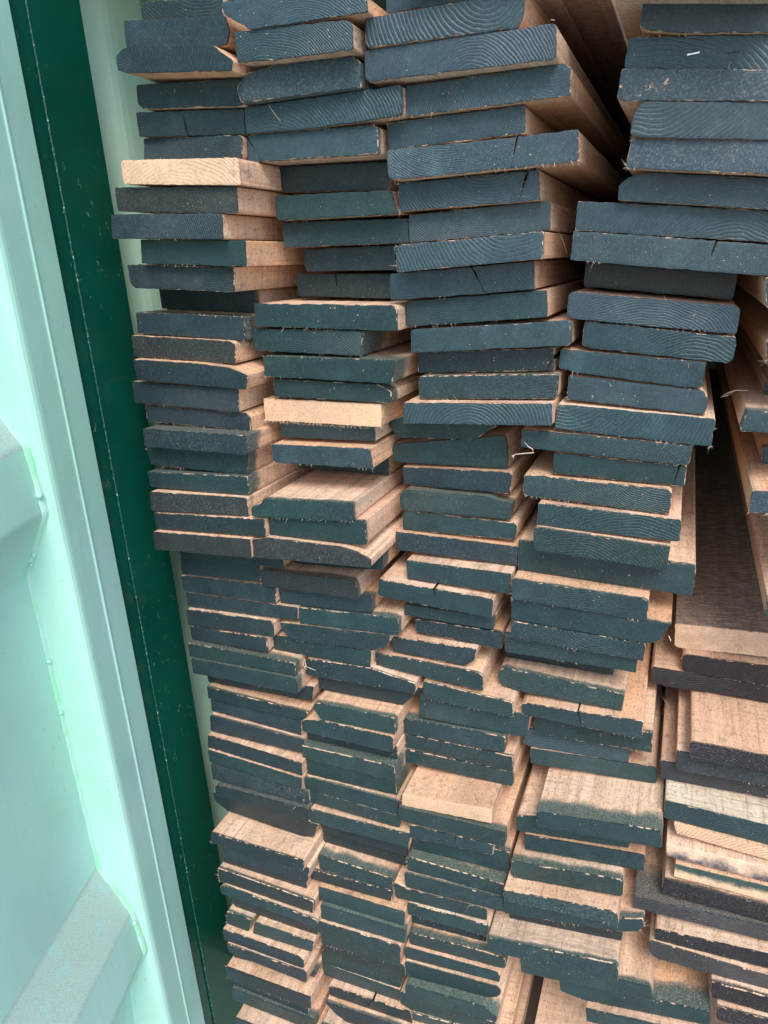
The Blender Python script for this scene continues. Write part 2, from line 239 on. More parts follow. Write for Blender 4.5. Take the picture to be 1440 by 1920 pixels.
# ------------------------------------------------------------------ the boards
DATA = json.loads(r'''[
["A",0,"d",22.3,{"rec":1,"label":"very dark set-back board at the top of the stack by the door"},[[-5910,2899],[-4845,2771],[-4870,2607],[-5922,2729]]],
["A",1,"b",32.2,{"label":"blue-grey board, directly below the topmost dark board in the stack by the door"},[[-6116,2730],[-4784,2578],[-4731,2436],[-4798,2300],[-6133,2481]]],
["A",2,"b",52.9,{"spray":0.0,"label":"blue-grey board with rounded corners jutting out near the top of the door-side stack","ring":1},[[-6113,2341],[-6040,2392],[-5884,2420],[-4929,2302],[-4833,2269],[-4774,2213],[-4616,2105],[-4637,2011],[-6014,2168],[-6126,2214]]],
["A",3,"b",22.1,{"label":"blue-grey board, directly below the rounded board in the stack by the door"},[[-6143,2126],[-4747,2006],[-4747,1751],[-6101,1875],[-6167,1938]]],
["A",4,"b",14.5,{"label":"blue-grey board, second below the rounded board in the stack by the door","notch":[[[-5565,1583],[-5593,1768],0.5]]},[[-6242,1858],[-4797,1740],[-4811,1486],[-6255,1605]]],
["A",5,"b",11.3,{"label":"blue-grey board, third below the rounded board in the stack by the door"},[[-6262,1592],[-4840,1483],[-4872,1246],[-6304,1346]]],
["A",6,"r",49.8,{"label":"thick board with bare orange-pink end, highest bare one in the stack by the door","ring":0.55,"tone":0.78},[[-6332,1327],[-4686,1194],[-4682,922],[-6333,1070]]],
["A",7,"c",42.9,{"wear":0.3,"label":"scuffed charcoal grey board, directly below the bare-ended board in the stack by the door","ring":0.9,"tone":0.86},[[-6539,1057],[-4784,919],[-4801,645],[-6549,790]]],
["A",8,"b",44.3,{"wear":0.3,"label":"scuffed blue-grey board, second below the bare-ended board in the stack by the door","ring":0.8,"tone":0.72},[[-6645,760],[-5015,659],[-5042,382],[-6683,487]]],
["A",9,"g",31.7,{"label":"dark teal board, third below the bare-ended board in the stack by the door","tone":0.95},[[-6353,458],[-4828,359],[-4852,73],[-6386,178]]],
["A",10,"b",21.9,{"label":"blue-grey board, fourth below the bare-ended board in the stack by the door","ring":1,"tone":0.8},[[-6715,178],[-5084,75],[-5125,-212],[-6654,-112],[-6719,-44]]],
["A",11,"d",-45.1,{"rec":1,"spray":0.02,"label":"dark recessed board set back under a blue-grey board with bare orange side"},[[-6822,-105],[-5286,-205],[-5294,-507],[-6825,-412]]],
["A",12,"b",3.7,{"spray":0.05,"label":"tint-edged blue-grey board, directly below the recessed dark board in the stack by the door"},[[-6836,-426],[-5164,-519],[-5180,-811],[-6868,-702]]],
["A",13,"c",11.3,{"wear":0.25,"label":"charcoal grey board, second below the recessed dark board in the stack by the door","tone":1.0},[[-6924,-722],[-5322,-808],[-5287,-848],[-5306,-1097],[-6938,-1000]]],
["A",14,"b",25.8,{"label":"blue-grey board with a long sloping shoulder in the stack by the door","tone":1.0},[[-6842,-1023],[-5788,-1073],[-5301,-1123],[-5049,-1214],[-5089,-1396],[-6828,-1302]]],
["A",15,"b",18.5,{"label":"blue-grey board, directly below the sloping-shouldered board in the stack by the door","tone":1.6},[[-7002,-1338],[-5260,-1406],[-5294,-1706],[-7008,-1628]]],
["A",16,"b",11.7,{"wear":0.3,"label":"scuffed blue-grey board, second below the sloping-shouldered board in the stack by the door","ring":1.1,"tone":0.95},[[-6888,-1675],[-5235,-1732],[-5177,-1787],[-5193,-1973],[-6897,-1902]]],
["A",17,"b",35.0,{"spray":0.05,"wear":0.35,"label":"scuffed blue-grey board, third below the sloping-shouldered board in the stack by the door","tone":1.5},[[-6790,-1953],[-5097,-1972],[-5115,-2228],[-6815,-2211]]],
["A",18,"g",16.0,{"spray":0.03,"label":"tint-edged dark teal board, fourth below the sloping-shouldered board in the stack by the door"},[[-6966,-2214],[-5240,-2230],[-5278,-2570],[-6928,-2518]]],
["A",19,"g",25.1,{"spray":0.04,"label":"dark teal board with long green-tinged side in the stack by the door"},[[-6924,-2610],[-5224,-2561],[-5253,-2834],[-6923,-2835]]],
["A",20,"c",34.6,{"wear":0.35,"label":"scuffed charcoal grey board, directly below the green-sided board in the stack by the door"},[[-6850,-2872],[-5243,-2840],[-5235,-3098],[-6858,-3156]]],
["A",21,"b",37.6,{"label":"blue-grey board, second below the green-sided board in the stack by the door"},[[-6829,-3183],[-4947,-3098],[-4961,-3351],[-6829,-3430]]],
["A",22,"c",46.4,{"wear":0.2,"label":"grey scuffed board overhanging the set-back lower half of the stack by the door"},[[-6816,-3445],[-5169,-3379],[-5171,-3652],[-6831,-3713]]],
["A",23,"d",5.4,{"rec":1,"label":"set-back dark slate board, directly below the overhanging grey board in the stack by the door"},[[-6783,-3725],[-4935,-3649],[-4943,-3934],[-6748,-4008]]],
["A",24,"d",2.2,{"label":"dark slate board, second below the overhanging grey board in the stack by the door"},[[-6776,-4013],[-6707,-4010],[-5357,-3955],[-5390,-4243],[-6795,-4294]]],
["A",25,"b",1.7,{"label":"blue-grey board, third below the overhanging grey board in the stack by the door"},[[-6803,-4324],[-5140,-4274],[-5168,-4557],[-6808,-4578]]],
["A",26,"b",0.5,{"label":"blue-grey board, fourth below the overhanging grey board in the stack by the door"},[[-6783,-4617],[-4819,-4585],[-4842,-4789],[-6795,-4859]]],
["A",27,"b",7.9,{"label":"blue-grey board, fifth below the overhanging grey board in the stack by the door"},[[-6770,-4865],[-5263,-4838],[-5211,-4865],[-5229,-5090],[-6766,-5135]]],
["A",28,"b",9.1,{"label":"blue-grey board, sixth below the overhanging grey board in the stack by the door"},[[-6760,-5156],[-5334,-5111],[-5345,-5358],[-6762,-5402]]],
["A",29,"g",18.0,{"spray":0.025,"label":"dark teal board, seventh below the overhanging grey board in the stack by the door"},[[-6767,-5411],[-4838,-5401],[-4846,-5608],[-6757,-5649]]],
["A",30,"g",22.5,{"spray":0.025,"label":"dark teal board with a notched green corner, lowest before the set-back blackish boards"},[[-6702,-5651],[-4804,-5627],[-4804,-5892],[-6718,-5925]]],
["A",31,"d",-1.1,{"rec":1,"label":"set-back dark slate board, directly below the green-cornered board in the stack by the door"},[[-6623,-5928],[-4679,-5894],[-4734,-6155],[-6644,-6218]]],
["A",32,"b",12.8,{"label":"blue-grey board, second below the green-cornered board in the stack by the door","tone":0.85},[[-6556,-6205],[-4730,-6264],[-4823,-6425],[-6572,-6422]]],
["A",33,"b",6.4,{"label":"blue-grey board, third below the green-cornered board in the stack by the door"},[[-6575,-6426],[-4893,-6454],[-4917,-6763],[-6601,-6705]]],
["A",34,"b",15.7,{"label":"blue-grey board, fourth below the green-cornered board in the stack by the door"},[[-6570,-6738],[-4838,-6772],[-4892,-7009],[-6608,-7046]]],
["A",35,"b",27.5,{"label":"blue-grey board, fifth below the green-cornered board in the stack by the door"},[[-6595,-7044],[-4831,-7086],[-4846,-7316],[-6627,-7295]]],
["A",36,"g",30.3,{"label":"dark teal board, sixth below the green-cornered board in the stack by the door"},[[-6594,-7300],[-4853,-7369],[-4877,-7601],[-6601,-7537]]],
["A",37,"b",29.4,{"wear":0.52,"label":"dark board with cream patches where its paint has peeled"},[[-6563,-7546],[-4788,-7630],[-4806,-7889],[-6587,-7876]]],
["A",38,"d",37.7,{"spray":0.04,"label":"tint-edged dark slate board, directly below the peeling board in the stack by the door"},[[-6479,-7910],[-4761,-7888],[-4785,-8146],[-6515,-8137]]],
["A",39,"d",34.0,{"label":"long dark board with a curved underside and rounded tip"},[[-6600,-8141],[-6548,-8141],[-4821,-8150],[-4614,-8171],[-4633,-8170],[-4719,-8435],[-4947,-8501],[-6365,-8446],[-6590,-8303]]],
["A",40,"d",77.5,{"label":"dark board with a broad pale bare top below the curved-bottomed board","tone":0.55},[[-6379,-8511],[-4683,-8494],[-4688,-8703],[-6405,-8715]]],
["A",41,"d",69.8,{"label":"dark slate board, directly below the broad-topped dark board in the stack by the door"},[[-6258,-8749],[-4634,-8709],[-4704,-9027],[-6300,-9060]]],
["A",42,"d",56.1,{"rec":1,"label":"set-back dark slate board, second below the broad-topped dark board in the stack by the door"},[[-6395,-9066],[-4794,-9036],[-4819,-9336],[-6396,-9342]]],
["A",43,"d",69.0,{"label":"dark slate board, third below the broad-topped dark board in the stack by the door"},[[-6423,-9345],[-4617,-9372],[-4653,-9653],[-6459,-9647]]],
["A",44,"g",74.7,{"label":"dark teal board, fourth below the broad-topped dark board in the stack by the door"},[[-6422,-9741],[-6312,-9651],[-4557,-9665],[-4565,-9825],[-6399,-9874]]],
["A",45,"d",66.9,{"rec":1,"label":"set-back dark slate board, fifth below the broad-topped dark board in the stack by the door"},[[-6308,-9877],[-4623,-9865],[-4631,-10140],[-6221,-10137]]],
["A",46,"g",81.1,{"label":"short left-hand piece of a board split in two by the dark green post"},[[-6285,-10141],[-5798,-10143],[-5876,-10416],[-6325,-10412]]],
["A",47,"g",80.5,{"label":"longer right-hand piece of the split board by the dark green post"},[[-5742,-10162],[-4634,-10123],[-4676,-10351],[-5809,-10431]]],
["A",48,"d",91.2,{"label":"dark slate board, directly below the split board in the stack by the door"},[[-6355,-10445],[-4866,-10415],[-4784,-10485],[-4803,-10653],[-6352,-10695]]],
["A",49,"d",94.9,{"wear":0.3,"label":"scuffed dark slate board, second below the split board in the stack by the door"},[[-6285,-10721],[-4771,-10653],[-4736,-10696],[-4759,-10911],[-6262,-10909]]],
["A",50,"d",76.1,{"rec":1,"spray":0.03,"label":"set-back dark slate board, third below the split board in the stack by the door"},[[-6300,-10953],[-4709,-10908],[-4715,-11015],[-6323,-11250]]],
["A",51,"d",96.4,{"label":"dark board with a wide dusty top near the foot of the stack by the door"},[[-6358,-11254],[-4704,-11212],[-4725,-11485],[-6375,-11548]]],
["A",52,"d",88.3,{"rec":1,"label":"set-back dark slate board, directly below the wide dusty-topped board in the stack by the door"},[[-6388,-11552],[-4821,-11493],[-4845,-11754],[-6310,-11786]]],
["A",53,"g",94.7,{"spray":0.03,"label":"tint-edged dark teal board, second below the wide dusty-topped board in the stack by the door"},[[-6334,-11803],[-4698,-11752],[-4726,-12034],[-6341,-12069]]],
["A",54,"d",118.3,{"label":"dark slate board, third below the wide dusty-topped board in the stack by the door"},[[-6141,-12121],[-4576,-12021],[-4605,-12324],[-6192,-12472]]],
["B",0,"b",45.3,{"label":"blue-grey board cut off by the top edge, with a slanted lower corner"},[[-4702,2645],[-4361,2627],[-3102,2448],[-3095,2312],[-4397,2357],[-4698,2542]]],
["B",1,"b",43.5,{"label":"blue-grey board, directly below the topmost board in the second stack"},[[-4612,2262],[-4612,2372],[-3372,2289],[-3281,2262],[-3255,2223],[-3269,2030],[-4187,2065],[-4612,2102],[-4612,2158]]],
["B",2,"b",25.0,{"wear":0.4,"spray":0.06,"label":"scuffed blue-grey board with one chewed corner and a dark green underside"},[[-4743,1928],[-4605,2031],[-4235,2061],[-3374,2029],[-3288,1970],[-3297,1745],[-4710,1765],[-4742,1836]]],
["B",3,"b",11.9,{"label":"blue-grey board, directly below the chewed-cornered board in the second stack"},[[-4793,1752],[-2892,1727],[-2891,1463],[-3945,1455],[-4793,1496]]],
["B",4,"b",5.5,{"spray":0.012,"label":"blue-grey board with a crack across its lower corner, over a dark recess","notch":[[[-4850,1475],[-4648,1203],1.0]]},[[-4836,1490],[-4316,1462],[-3245,1418],[-3204,1389],[-3205,1140],[-4836,1210]]],
["B",5,"d",-38.1,{"rec":1,"label":"set-back dark slate board, directly below the cracked-corner board in the second stack","ring":0.1},[[-4678,1182],[-3288,1114],[-3289,828],[-4678,906]]],
["B",6,"g",-19.8,{"label":"dark teal board, second below the cracked-corner board in the second stack","ring":0.2},[[-4671,857],[-3196,802],[-3111,549],[-4650,584],[-4683,622]]],
["B",7,"g",-37.6,{"label":"dark teal board, third below the cracked-corner board in the second stack"},[[-4713,564],[-3064,508],[-3048,244],[-4713,280]]],
["B",8,"d",-55.1,{"rec":1,"label":"set-back dark slate board, fourth below the cracked-corner board in the second stack"},[[-4540,253],[-3292,229],[-3304,-47],[-4543,-15]]],
["B",9,"d",-69.9,{"rec":1,"label":"set-back dark slate board, fifth below the cracked-corner board in the second stack","notch":[[[-4188,-78],[-4180,-267],0.8]]},[[-4746,-43],[-3437,-95],[-3451,-386],[-4758,-316]]],
["B",10,"g",-7.8,{"spray":0.006,"label":"dark teal board with pale curved top under the dark recess","ring":0.05},[[-5044,-364],[-3173,-435],[-3121,-478],[-3132,-725],[-5072,-644]]],
["B",11,"g",-11.6,{"spray":0.1,"label":"tint-edged dark teal board, directly below the first board under the recess in the second stack","ring":1.2},[[-5160,-680],[-3583,-724],[-3631,-1014],[-5160,-950]]],
["B",12,"g",-1.6,{"spray":0.06,"label":"tint-edged dark teal board, second below the first board under the recess in the second stack"},[[-4968,-1011],[-3143,-1056],[-3190,-1327],[-4975,-1269]]],
["B",13,"g",-10.1,{"spray":0.03,"label":"tint-edged dark teal board, third below the first board under the recess in the second stack"},[[-4904,-1316],[-3416,-1358],[-3237,-1439],[-3250,-1577],[-4907,-1546]]],
["B",14,"r",-12.7,{"fuzz":1,"label":"bare pale board with a fringe of fibres along its lower edge","ring":0.6,"tone":1.2},[[-5108,-1584],[-3390,-1606],[-3398,-1888],[-5102,-1871]]],
["B",15,"d",-16.6,{"rec":1,"label":"set-back dark slate board, directly below the bare fringed board in the second stack"},[[-4907,-1916],[-3519,-1915],[-3522,-2095],[-4886,-2105]]],
["B",16,"b",1.0,{"wear":0.2,"label":"blue-grey board, second below the bare fringed board in the second stack"},[[-4944,-2160],[-3521,-2148],[-3500,-2411],[-4907,-2408],[-4944,-2373]]],
["B",17,"g",-84.8,{"rec":2,"label":"set-back dark teal board, third below the bare fringed board in the second stack"},[[-5207,-2470],[-3647,-2415],[-3642,-2741],[-5079,-2743]]],
["B",18,"g",37.3,{"spray":0.014,"label":"dark teal board with a notched shoulder and a long bare top"},[[-5128,-2934],[-5016,-2909],[-4921,-2804],[-3637,-2765],[-3639,-3006],[-5137,-3071]]],
["B",19,"g",30.5,{"spray":0.008,"label":"dark teal board, directly below the notched board in the second stack"},[[-4943,-3067],[-3511,-3005],[-3506,-3330],[-4943,-3347]]],
["B",20,"s",40.9,{"wear":0.3,"label":"speckled grey board with one end sloping down to a bare red-brown edge"},[[-5158,-3407],[-4924,-3350],[-3813,-3360],[-3649,-3385],[-3417,-3482],[-3424,-3593],[-5165,-3657]]],
["B",21,"g",-21.0,{"rec":1,"spray":0.03,"label":"set-back dark teal board, directly below the speckled board in the second stack"},[[-4931,-3665],[-3513,-3600],[-3516,-3904],[-4931,-3994]]],
["B",22,"c",6.9,{"spray":0.02,"tdirt":0.25,"label":"grey board with dusty top and frayed green corner in the second stack"},[[-5324,-4027],[-3817,-3972],[-3787,-4247],[-5341,-4279]]],
["B",23,"b",-7.3,{"spray":0.025,"label":"blue-grey board, directly below the dusty-topped grey board in the second stack"},[[-5136,-4307],[-3644,-4246],[-3675,-4520],[-5136,-4591]]],
["B",24,"g",-4.1,{"spray":0.02,"label":"dark teal board, second below the dusty-topped grey board in the second stack"},[[-4815,-4597],[-3265,-4528],[-3268,-4784],[-4815,-4842]]],
["B",25,"b",-0.0,{"label":"dark blue-grey board with a slanted lower end, rounded at its other corner"},[[-5133,-4876],[-3363,-4795],[-3419,-4933],[-3643,-5070],[-4953,-5117],[-5086,-5007]]],
["B",26,"g",-4.3,{"label":"dark teal board, directly below the slanted-end board in the second stack"},[[-5330,-5162],[-4981,-5122],[-3688,-5100],[-3728,-5375],[-5330,-5405]]],
["B",27,"b",-3.1,{"label":"blue-grey board, second below the slanted-end board in the second stack"},[[-4785,-5440],[-3757,-5382],[-3044,-5496],[-3061,-5667],[-4802,-5710]]],
["B",28,"d",-17.5,{"label":"dark board tapering to a pointed tip above a bright bare top","tone":0.8},[[-4675,-5717],[-3005,-5669],[-3308,-6004],[-4675,-6020]]],
["B",29,"g",14.2,{"spray":0.015,"label":"dark teal board with a bright bare orange top and cut lower corner","tone":0.8},[[-4604,-6040],[-3347,-6024],[-3308,-6050],[-3312,-6289],[-4502,-6308],[-4615,-6165]]],
["B",30,"g",16.6,{"label":"dark teal board, directly below the orange-topped board in the second stack","tone":0.75},[[-4822,-6403],[-4491,-6326],[-3368,-6328],[-3337,-6366],[-3356,-6592],[-4835,-6601]]],
["B",31,"d",3.4,{"rec":1,"label":"set-back dark slate board, second below the orange-topped board in the second stack"},[[-4849,-6605],[-3346,-6596],[-3344,-6812],[-4838,-6827]]],
["B",32,"g",17.2,{"spray":0.05,"tdirt":1,"label":"dark teal board with a blackened dusty top and pale green side"},[[-4865,-6864],[-3340,-6836],[-3335,-7101],[-4881,-7085]]],
["B",33,"g",15.3,{"spray":0.08,"label":"tint-edged dark teal board, directly below the black-topped board in the second stack"},[[-4827,-7095],[-3344,-7105],[-3329,-7364],[-4827,-7403]]],
["B",34,"g",24.1,{"label":"dark teal board, second below the black-topped board in the second stack"},[[-4849,-7403],[-3278,-7387],[-3289,-7633],[-4849,-7628]]],
["B",35,"g",22.8,{"label":"dark teal board, third below the black-topped board in the second stack","tone":1.6},[[-4784,-7654],[-3253,-7636],[-3263,-7876],[-4784,-7888]]],
["B",36,"g",32.1,{"label":"dark teal board, fourth below the black-topped board in the second stack"},[[-4757,-7938],[-3099,-7874],[-3109,-8120],[-4757,-8157]]],
["B",37,"d",21.3,{"rec":1,"label":"set-back dark slate board, fifth below the black-topped board in the second stack"},[[-4650,-8191],[-3146,-8125],[-3188,-8416],[-4624,-8444]]],
["B",38,"d",14.0,{"label":"dark slate board, sixth below the black-topped board in the second stack"},[[-4669,-8449],[-3227,-8420],[-3244,-8687],[-4667,-8710]]],
["B",39,"g",40.1,{"spray":0.025,"label":"dark teal board with broad pink bare top split by fine cracks","tone":0.5},[[-4630,-8714],[-3361,-8740],[-3372,-8963],[-4630,-8991]]],
["B",40,"d",42.7,{"rec":1,"label":"set-back dark slate board, directly below the pink-topped board in the second stack"},[[-4790,-9031],[-3370,-8967],[-3398,-9186],[-4790,-9237]]],
["B",41,"g",51.8,{"label":"dark teal board, second below the pink-topped board in the second stack"},[[-4613,-9241],[-3145,-9216],[-3165,-9483],[-4613,-9505]]],
["B",42,"g",59.6,{"spray":0.02,"label":"dark teal board, third below the pink-topped board in the second stack"},[[-4553,-9510],[-3135,-9490],[-3137,-9753],[-4553,-9788]]],
["B",43,"g",64.9,{"label":"dark teal board, fourth below the pink-topped board in the second stack"},[[-4620,-9826],[-3187,-9773],[-3198,-10033],[-4625,-10068]]],
["B",44,"g",59.1,{"label":"dark teal board, fifth below the pink-topped board in the second stack"},[[-4619,-10073],[-3224,-10037],[-3230,-10254],[-4619,-10399]]],
["B",45,"d",56.2,{"rec":1,"label":"set-back dark slate board, sixth below the pink-topped board in the second stack"},[[-4616,-10398],[-3172,-10252],[-3164,-10529],[-4623,-10635]]],
["B",46,"g",53.6,{"label":"dark teal board, seventh below the pink-topped board in the second stack"},[[-4666,-10641],[-3211,-10554],[-3278,-10856],[-4681,-10915]]],
["B",47,"g",55.0,{"label":"dark teal board, eighth below the pink-topped board in the second stack"},[[-4673,-10918],[-3282,-10875],[-3302,-11128],[-4668,-11203]]],
["B",48,"d",65.7,{"label":"cracked dark board under a rough brown top, low in the second stack","notch":[[[-3714,-11124],[-3853,-11391],1.3]]},[[-4514,-11227],[-3051,-11107],[-3051,-11369],[-4524,-11465]]],
["B",49,"d",77.5,{"label":"dark slate board, directly below the cracked dark board in the second stack"},[[-4555,-11476],[-3025,-11373],[-3053,-11632],[-4171,-11744],[-4361,-11653]]],
["B",50,"d",94.1,{"label":"dark slate board, second below the cracked dark board in the second stack"},[[-4572,-11792],[-3062,-11646],[-3075,-11962],[-4572,-12142]]],
["C",0,"b",14.6,{"label":"topmost blue-grey board of the third stack, cut off by the top edge"},[[-3001,2601],[-1635,2543],[-1630,2318],[-3008,2359]]],
["C",1,"b",25.5,{"wear":0.15,"label":"blue-grey board, directly below the topmost board in the third stack","ring":1.2},[[-3192,2315],[-1612,2290],[-1627,2096],[-1675,2016],[-3179,2070],[-3201,2105]]],
["C",2,"b",22.8,{"label":"wide blue-grey board overlapping the dark gap, with fibres on its bare side"},[[-3240,2057],[-1340,2001],[-1325,1974],[-1321,1721],[-3209,1784],[-3243,1821]]],
["C",3,"b",2.6,{"label":"blue-grey board, directly below the wide overlapping board in the third stack"},[[-2887,1736],[-1276,1717],[-1205,1672],[-1210,1447],[-2887,1460]]],
["C",4,"b",-8.4,{"label":"blue-grey board, second below the wide overlapping board in the third stack"},[[-3149,1442],[-1666,1438],[-1650,1187],[-3149,1186]]],
["C",5,"b",-4.5,{"wear":0.25,"fuzz":0.12,"label":"blue-grey board with a vertical crack and a green scuff on its lower edge","notch":[[[-1732,1152],[-1788,906],0.9]]},[[-3133,1175],[-1754,1159],[-1144,1170],[-1121,888],[-3097,879],[-3139,936]]],
["C",6,"b",-24.7,{"label":"blue-grey board with wavy rings and an open crack near one end","ring":1.3,"notch":[[[-1660,854],[-1734,606],2.2]]},[[-3107,861],[-1545,864],[-1520,573],[-3107,578]]],
["C",7,"b",-37.2,{"spray":0.008,"label":"blue-grey board, directly below the wavy-ringed board in the third stack"},[[-3048,537],[-1477,570],[-1437,546],[-1434,277],[-3033,243]]],
["C",8,"b",2.2,{"spray":0.01,"label":"blue-grey board, second below the wavy-ringed board in the third stack","ring":0.9},[[-3063,213],[-1428,257],[-1432,-4],[-3063,-73]]],
["C",9,"b",-23.2,{"spray":0.02,"label":"blue-grey board, third below the wavy-ringed board in the third stack","notch":[[[-2261,-67],[-2115,-327],0.5]]},[[-3246,-90],[-1587,-26],[-1580,-316],[-3246,-383]]],
["C",10,"g",-33.4,{"label":"teal board with a cluster of white specks near one end"},[[-3117,-410],[-1442,-331],[-1422,-613],[-3117,-700]]],
["C",11,"g",-27.6,{"spray":0.03,"label":"tint-edged dark teal board, directly below the white-specked board in the third stack"},[[-3027,-733],[-1198,-658],[-1174,-680],[-1164,-919],[-3023,-996]]],
["C",12,"d",-46.4,{"label":"dark slate board, second below the white-specked board in the third stack","notch":[[[-1377,-1072],[-1434,-1193],0.6]]},[[-3017,-1019],[-1362,-970],[-1360,-1223],[-3018,-1266]]],
["C",13,"g",-35.3,{"spray":0.02,"label":"dark teal board, third below the white-specked board in the third stack"},[[-2964,-1288],[-1292,-1248],[-1306,-1527],[-2945,-1570],[-2972,-1531]]],
["C",14,"b",-17.3,{"label":"blue-grey board, fourth below the white-specked board in the third stack","ring":1.1},[[-3110,-1587],[-1322,-1555],[-1320,-1805],[-3121,-1841]]],
["C",15,"g",-56.2,{"label":"dark teal board with both ends slanted inwards like a boat"},[[-3515,-1931],[-3271,-1844],[-1934,-1846],[-2347,-2112],[-3384,-2130]]],
["C",16,"g",-67.6,{"label":"dark teal board, directly below the boat-shaped board in the third stack"},[[-3496,-2255],[-1971,-2065],[-1937,-2214],[-1927,-2493],[-3496,-2498]]],
["C",17,"b",-59.3,{"label":"blue-grey board, second below the boat-shaped board in the third stack"},[[-3343,-2549],[-1847,-2506],[-1870,-2782],[-3337,-2795]]],
["C",18,"g",-48.2,{"spray":0.03,"wear":0.3,"label":"dark teal board with a dusty green chamfered top in the third stack","ring":0.9},[[-3336,-2881],[-3242,-2821],[-2131,-2825],[-1993,-2871],[-1823,-2884],[-1854,-3109],[-3338,-3101]]],
["C",19,"g",-51.9,{"label":"dark teal board, directly below the green-topped board in the third stack"},[[-3322,-3127],[-1800,-3160],[-1765,-3193],[-1783,-3385],[-3334,-3407]]],
["C",20,"b",-43.3,{"wear":0.2,"label":"blue-grey board, second below the green-topped board in the third stack"},[[-3402,-3414],[-1728,-3456],[-1744,-3718],[-3398,-3673]]],
["C",21,"g",-22.2,{"label":"dark teal board, third below the green-topped board in the third stack"},[[-3194,-3742],[-1765,-3732],[-1775,-4002],[-3189,-4009]]],
["C",22,"g",-10.7,{"label":"wide dark board with a split in its bare pink top, jutting sideways","notch":[[[-2770,-4039],[-2728,-4134],0.6]]},[[-3557,-4007],[-1961,-4066],[-1980,-4336],[-3570,-4259]]],
["C",23,"g",-29.5,{"rec":1,"spray":0.02,"label":"set-back dark teal board, directly below the split-topped board in the third stack"},[[-3265,-4418],[-1999,-4444],[-2020,-4622],[-3264,-4584]]],
["C",24,"b",-34.3,{"label":"blue-grey board, second below the split-topped board in the third stack"},[[-3126,-4661],[-1902,-4660],[-1907,-4920],[-3125,-4863]]],
["C",25,"b",-22.9,{"label":"short dark board with a frayed top edge and cut lower corner"},[[-3445,-4937],[-2221,-4913],[-2251,-5084],[-2395,-5204],[-3449,-5168]]],
["C",26,"g",-16.5,{"label":"dark teal board, directly below the frayed-topped board in the third stack","tone":0.75},[[-3684,-5203],[-2190,-5234],[-2123,-5270],[-2116,-5504],[-3684,-5403]]],
["C",27,"g",-16.7,{"label":"dark teal board, second below the frayed-topped board in the third stack"},[[-2979,-5526],[-1699,-5604],[-1702,-5829],[-2979,-5799]]],
["C",28,"g",-28.6,{"label":"dark teal board with curved rings jutting out towards the fourth stack","ring":1},[[-3074,-5801],[-1537,-5873],[-1507,-5873],[-1531,-6211],[-3092,-6212]]],
["C",29,"g",-23.6,{"spray":0.03,"label":"tint-edged dark teal board, directly below the curved-ring board in the third stack"},[[-3333,-6289],[-1809,-6227],[-1821,-6490],[-3333,-6550]]],
["C",30,"g",-24.8,{"wear":0.2,"label":"dark teal board, second below the curved-ring board in the third stack"},[[-3317,-6568],[-1702,-6530],[-1699,-6794],[-3318,-6808]]],
["C",31,"g",-25.3,{"label":"dark teal board, third below the curved-ring board in the third stack"},[[-3331,-6851],[-1692,-6814],[-1696,-7055],[-3331,-7082]]],
["C",32,"r",27.6,{"label":"bare orange board with unpainted end lying on a grey-edged teal board","tone":0.86},[[-3189,-7184],[-2959,-7182],[-1870,-7061],[-1869,-7301],[-3198,-7391]]],
["C",33,"g",31.2,{"spray":0.02,"label":"dark teal board with grey-speckled rim carrying the unpainted orange board","tone":0.8},[[-3234,-7394],[-1681,-7387],[-1686,-7644],[-3211,-7634],[-3243,-7595]]],
["C",34,"g",29.7,{"rec":1,"label":"set-back dark teal board, directly below the grey-rimmed board in the third stack","notch":[[[-2396,-7700],[-2398,-7837],0.6]]},[[-3095,-7703],[-1839,-7654],[-1846,-7829],[-3095,-7942]]],
["C",35,"g",18.7,{"spray":0.012,"label":"dark teal board, second below the grey-rimmed board in the third stack"},[[-3095,-7949],[-1636,-7814],[-1656,-8183],[-3095,-8273]]],
["C",36,"g",34.5,{"spray":0.035,"label":"dark teal board with a wide grey dusty rim on its top"},[[-3140,-8276],[-1671,-8257],[-1677,-8470],[-3142,-8538]]],
["C",37,"g",37.8,{"label":"dark teal board, directly below the wide grey-rimmed board in the third stack"},[[-3174,-8580],[-1669,-8473],[-1658,-8739],[-3167,-8850]]],
["C",38,"g",38.6,{"label":"dark teal board, second below the wide grey-rimmed board in the third stack"},[[-3364,-8842],[-3165,-8872],[-1912,-8772],[-1904,-8981],[-3332,-9115]]],
["C",39,"g",42.0,{"label":"dark teal board, third below the wide grey-rimmed board in the third stack","tone":2},[[-3141,-9112],[-1848,-9021],[-1902,-9249],[-3141,-9350]]],
["C",40,"d",27.1,{"rec":1,"label":"set-back dark slate board, fourth below the wide grey-rimmed board in the third stack"},[[-3131,-9354],[-1941,-9255],[-1949,-9549],[-3131,-9663]]],
["C",41,"g",43.2,{"spray":0.022,"label":"dark teal board with half bare and half green top, worn at one end"},[[-3131,-9739],[-3109,-9689],[-1883,-9555],[-1613,-9572],[-1619,-9779],[-3119,-9940]]],
["C",42,"g",49.5,{"label":"dark teal board, directly below the half-bare-topped board in the third stack"},[[-3183,-9955],[-1738,-9810],[-1682,-9871],[-1689,-9985],[-3183,-10189]]],
["C",43,"g",55.4,{"label":"dark teal board, second below the half-bare-topped board in the third stack"},[[-3161,-10187],[-1698,-10043],[-1650,-10130],[-1689,-10217],[-1817,-10314],[-3146,-10470]]],
["C",44,"g",69.6,{"spray":0.035,"label":"dark teal board with a wide grey speckled top and tapered end"},[[-3119,-10485],[-1868,-10330],[-1667,-10467],[-1683,-10554],[-3068,-10746],[-3119,-10689]]],
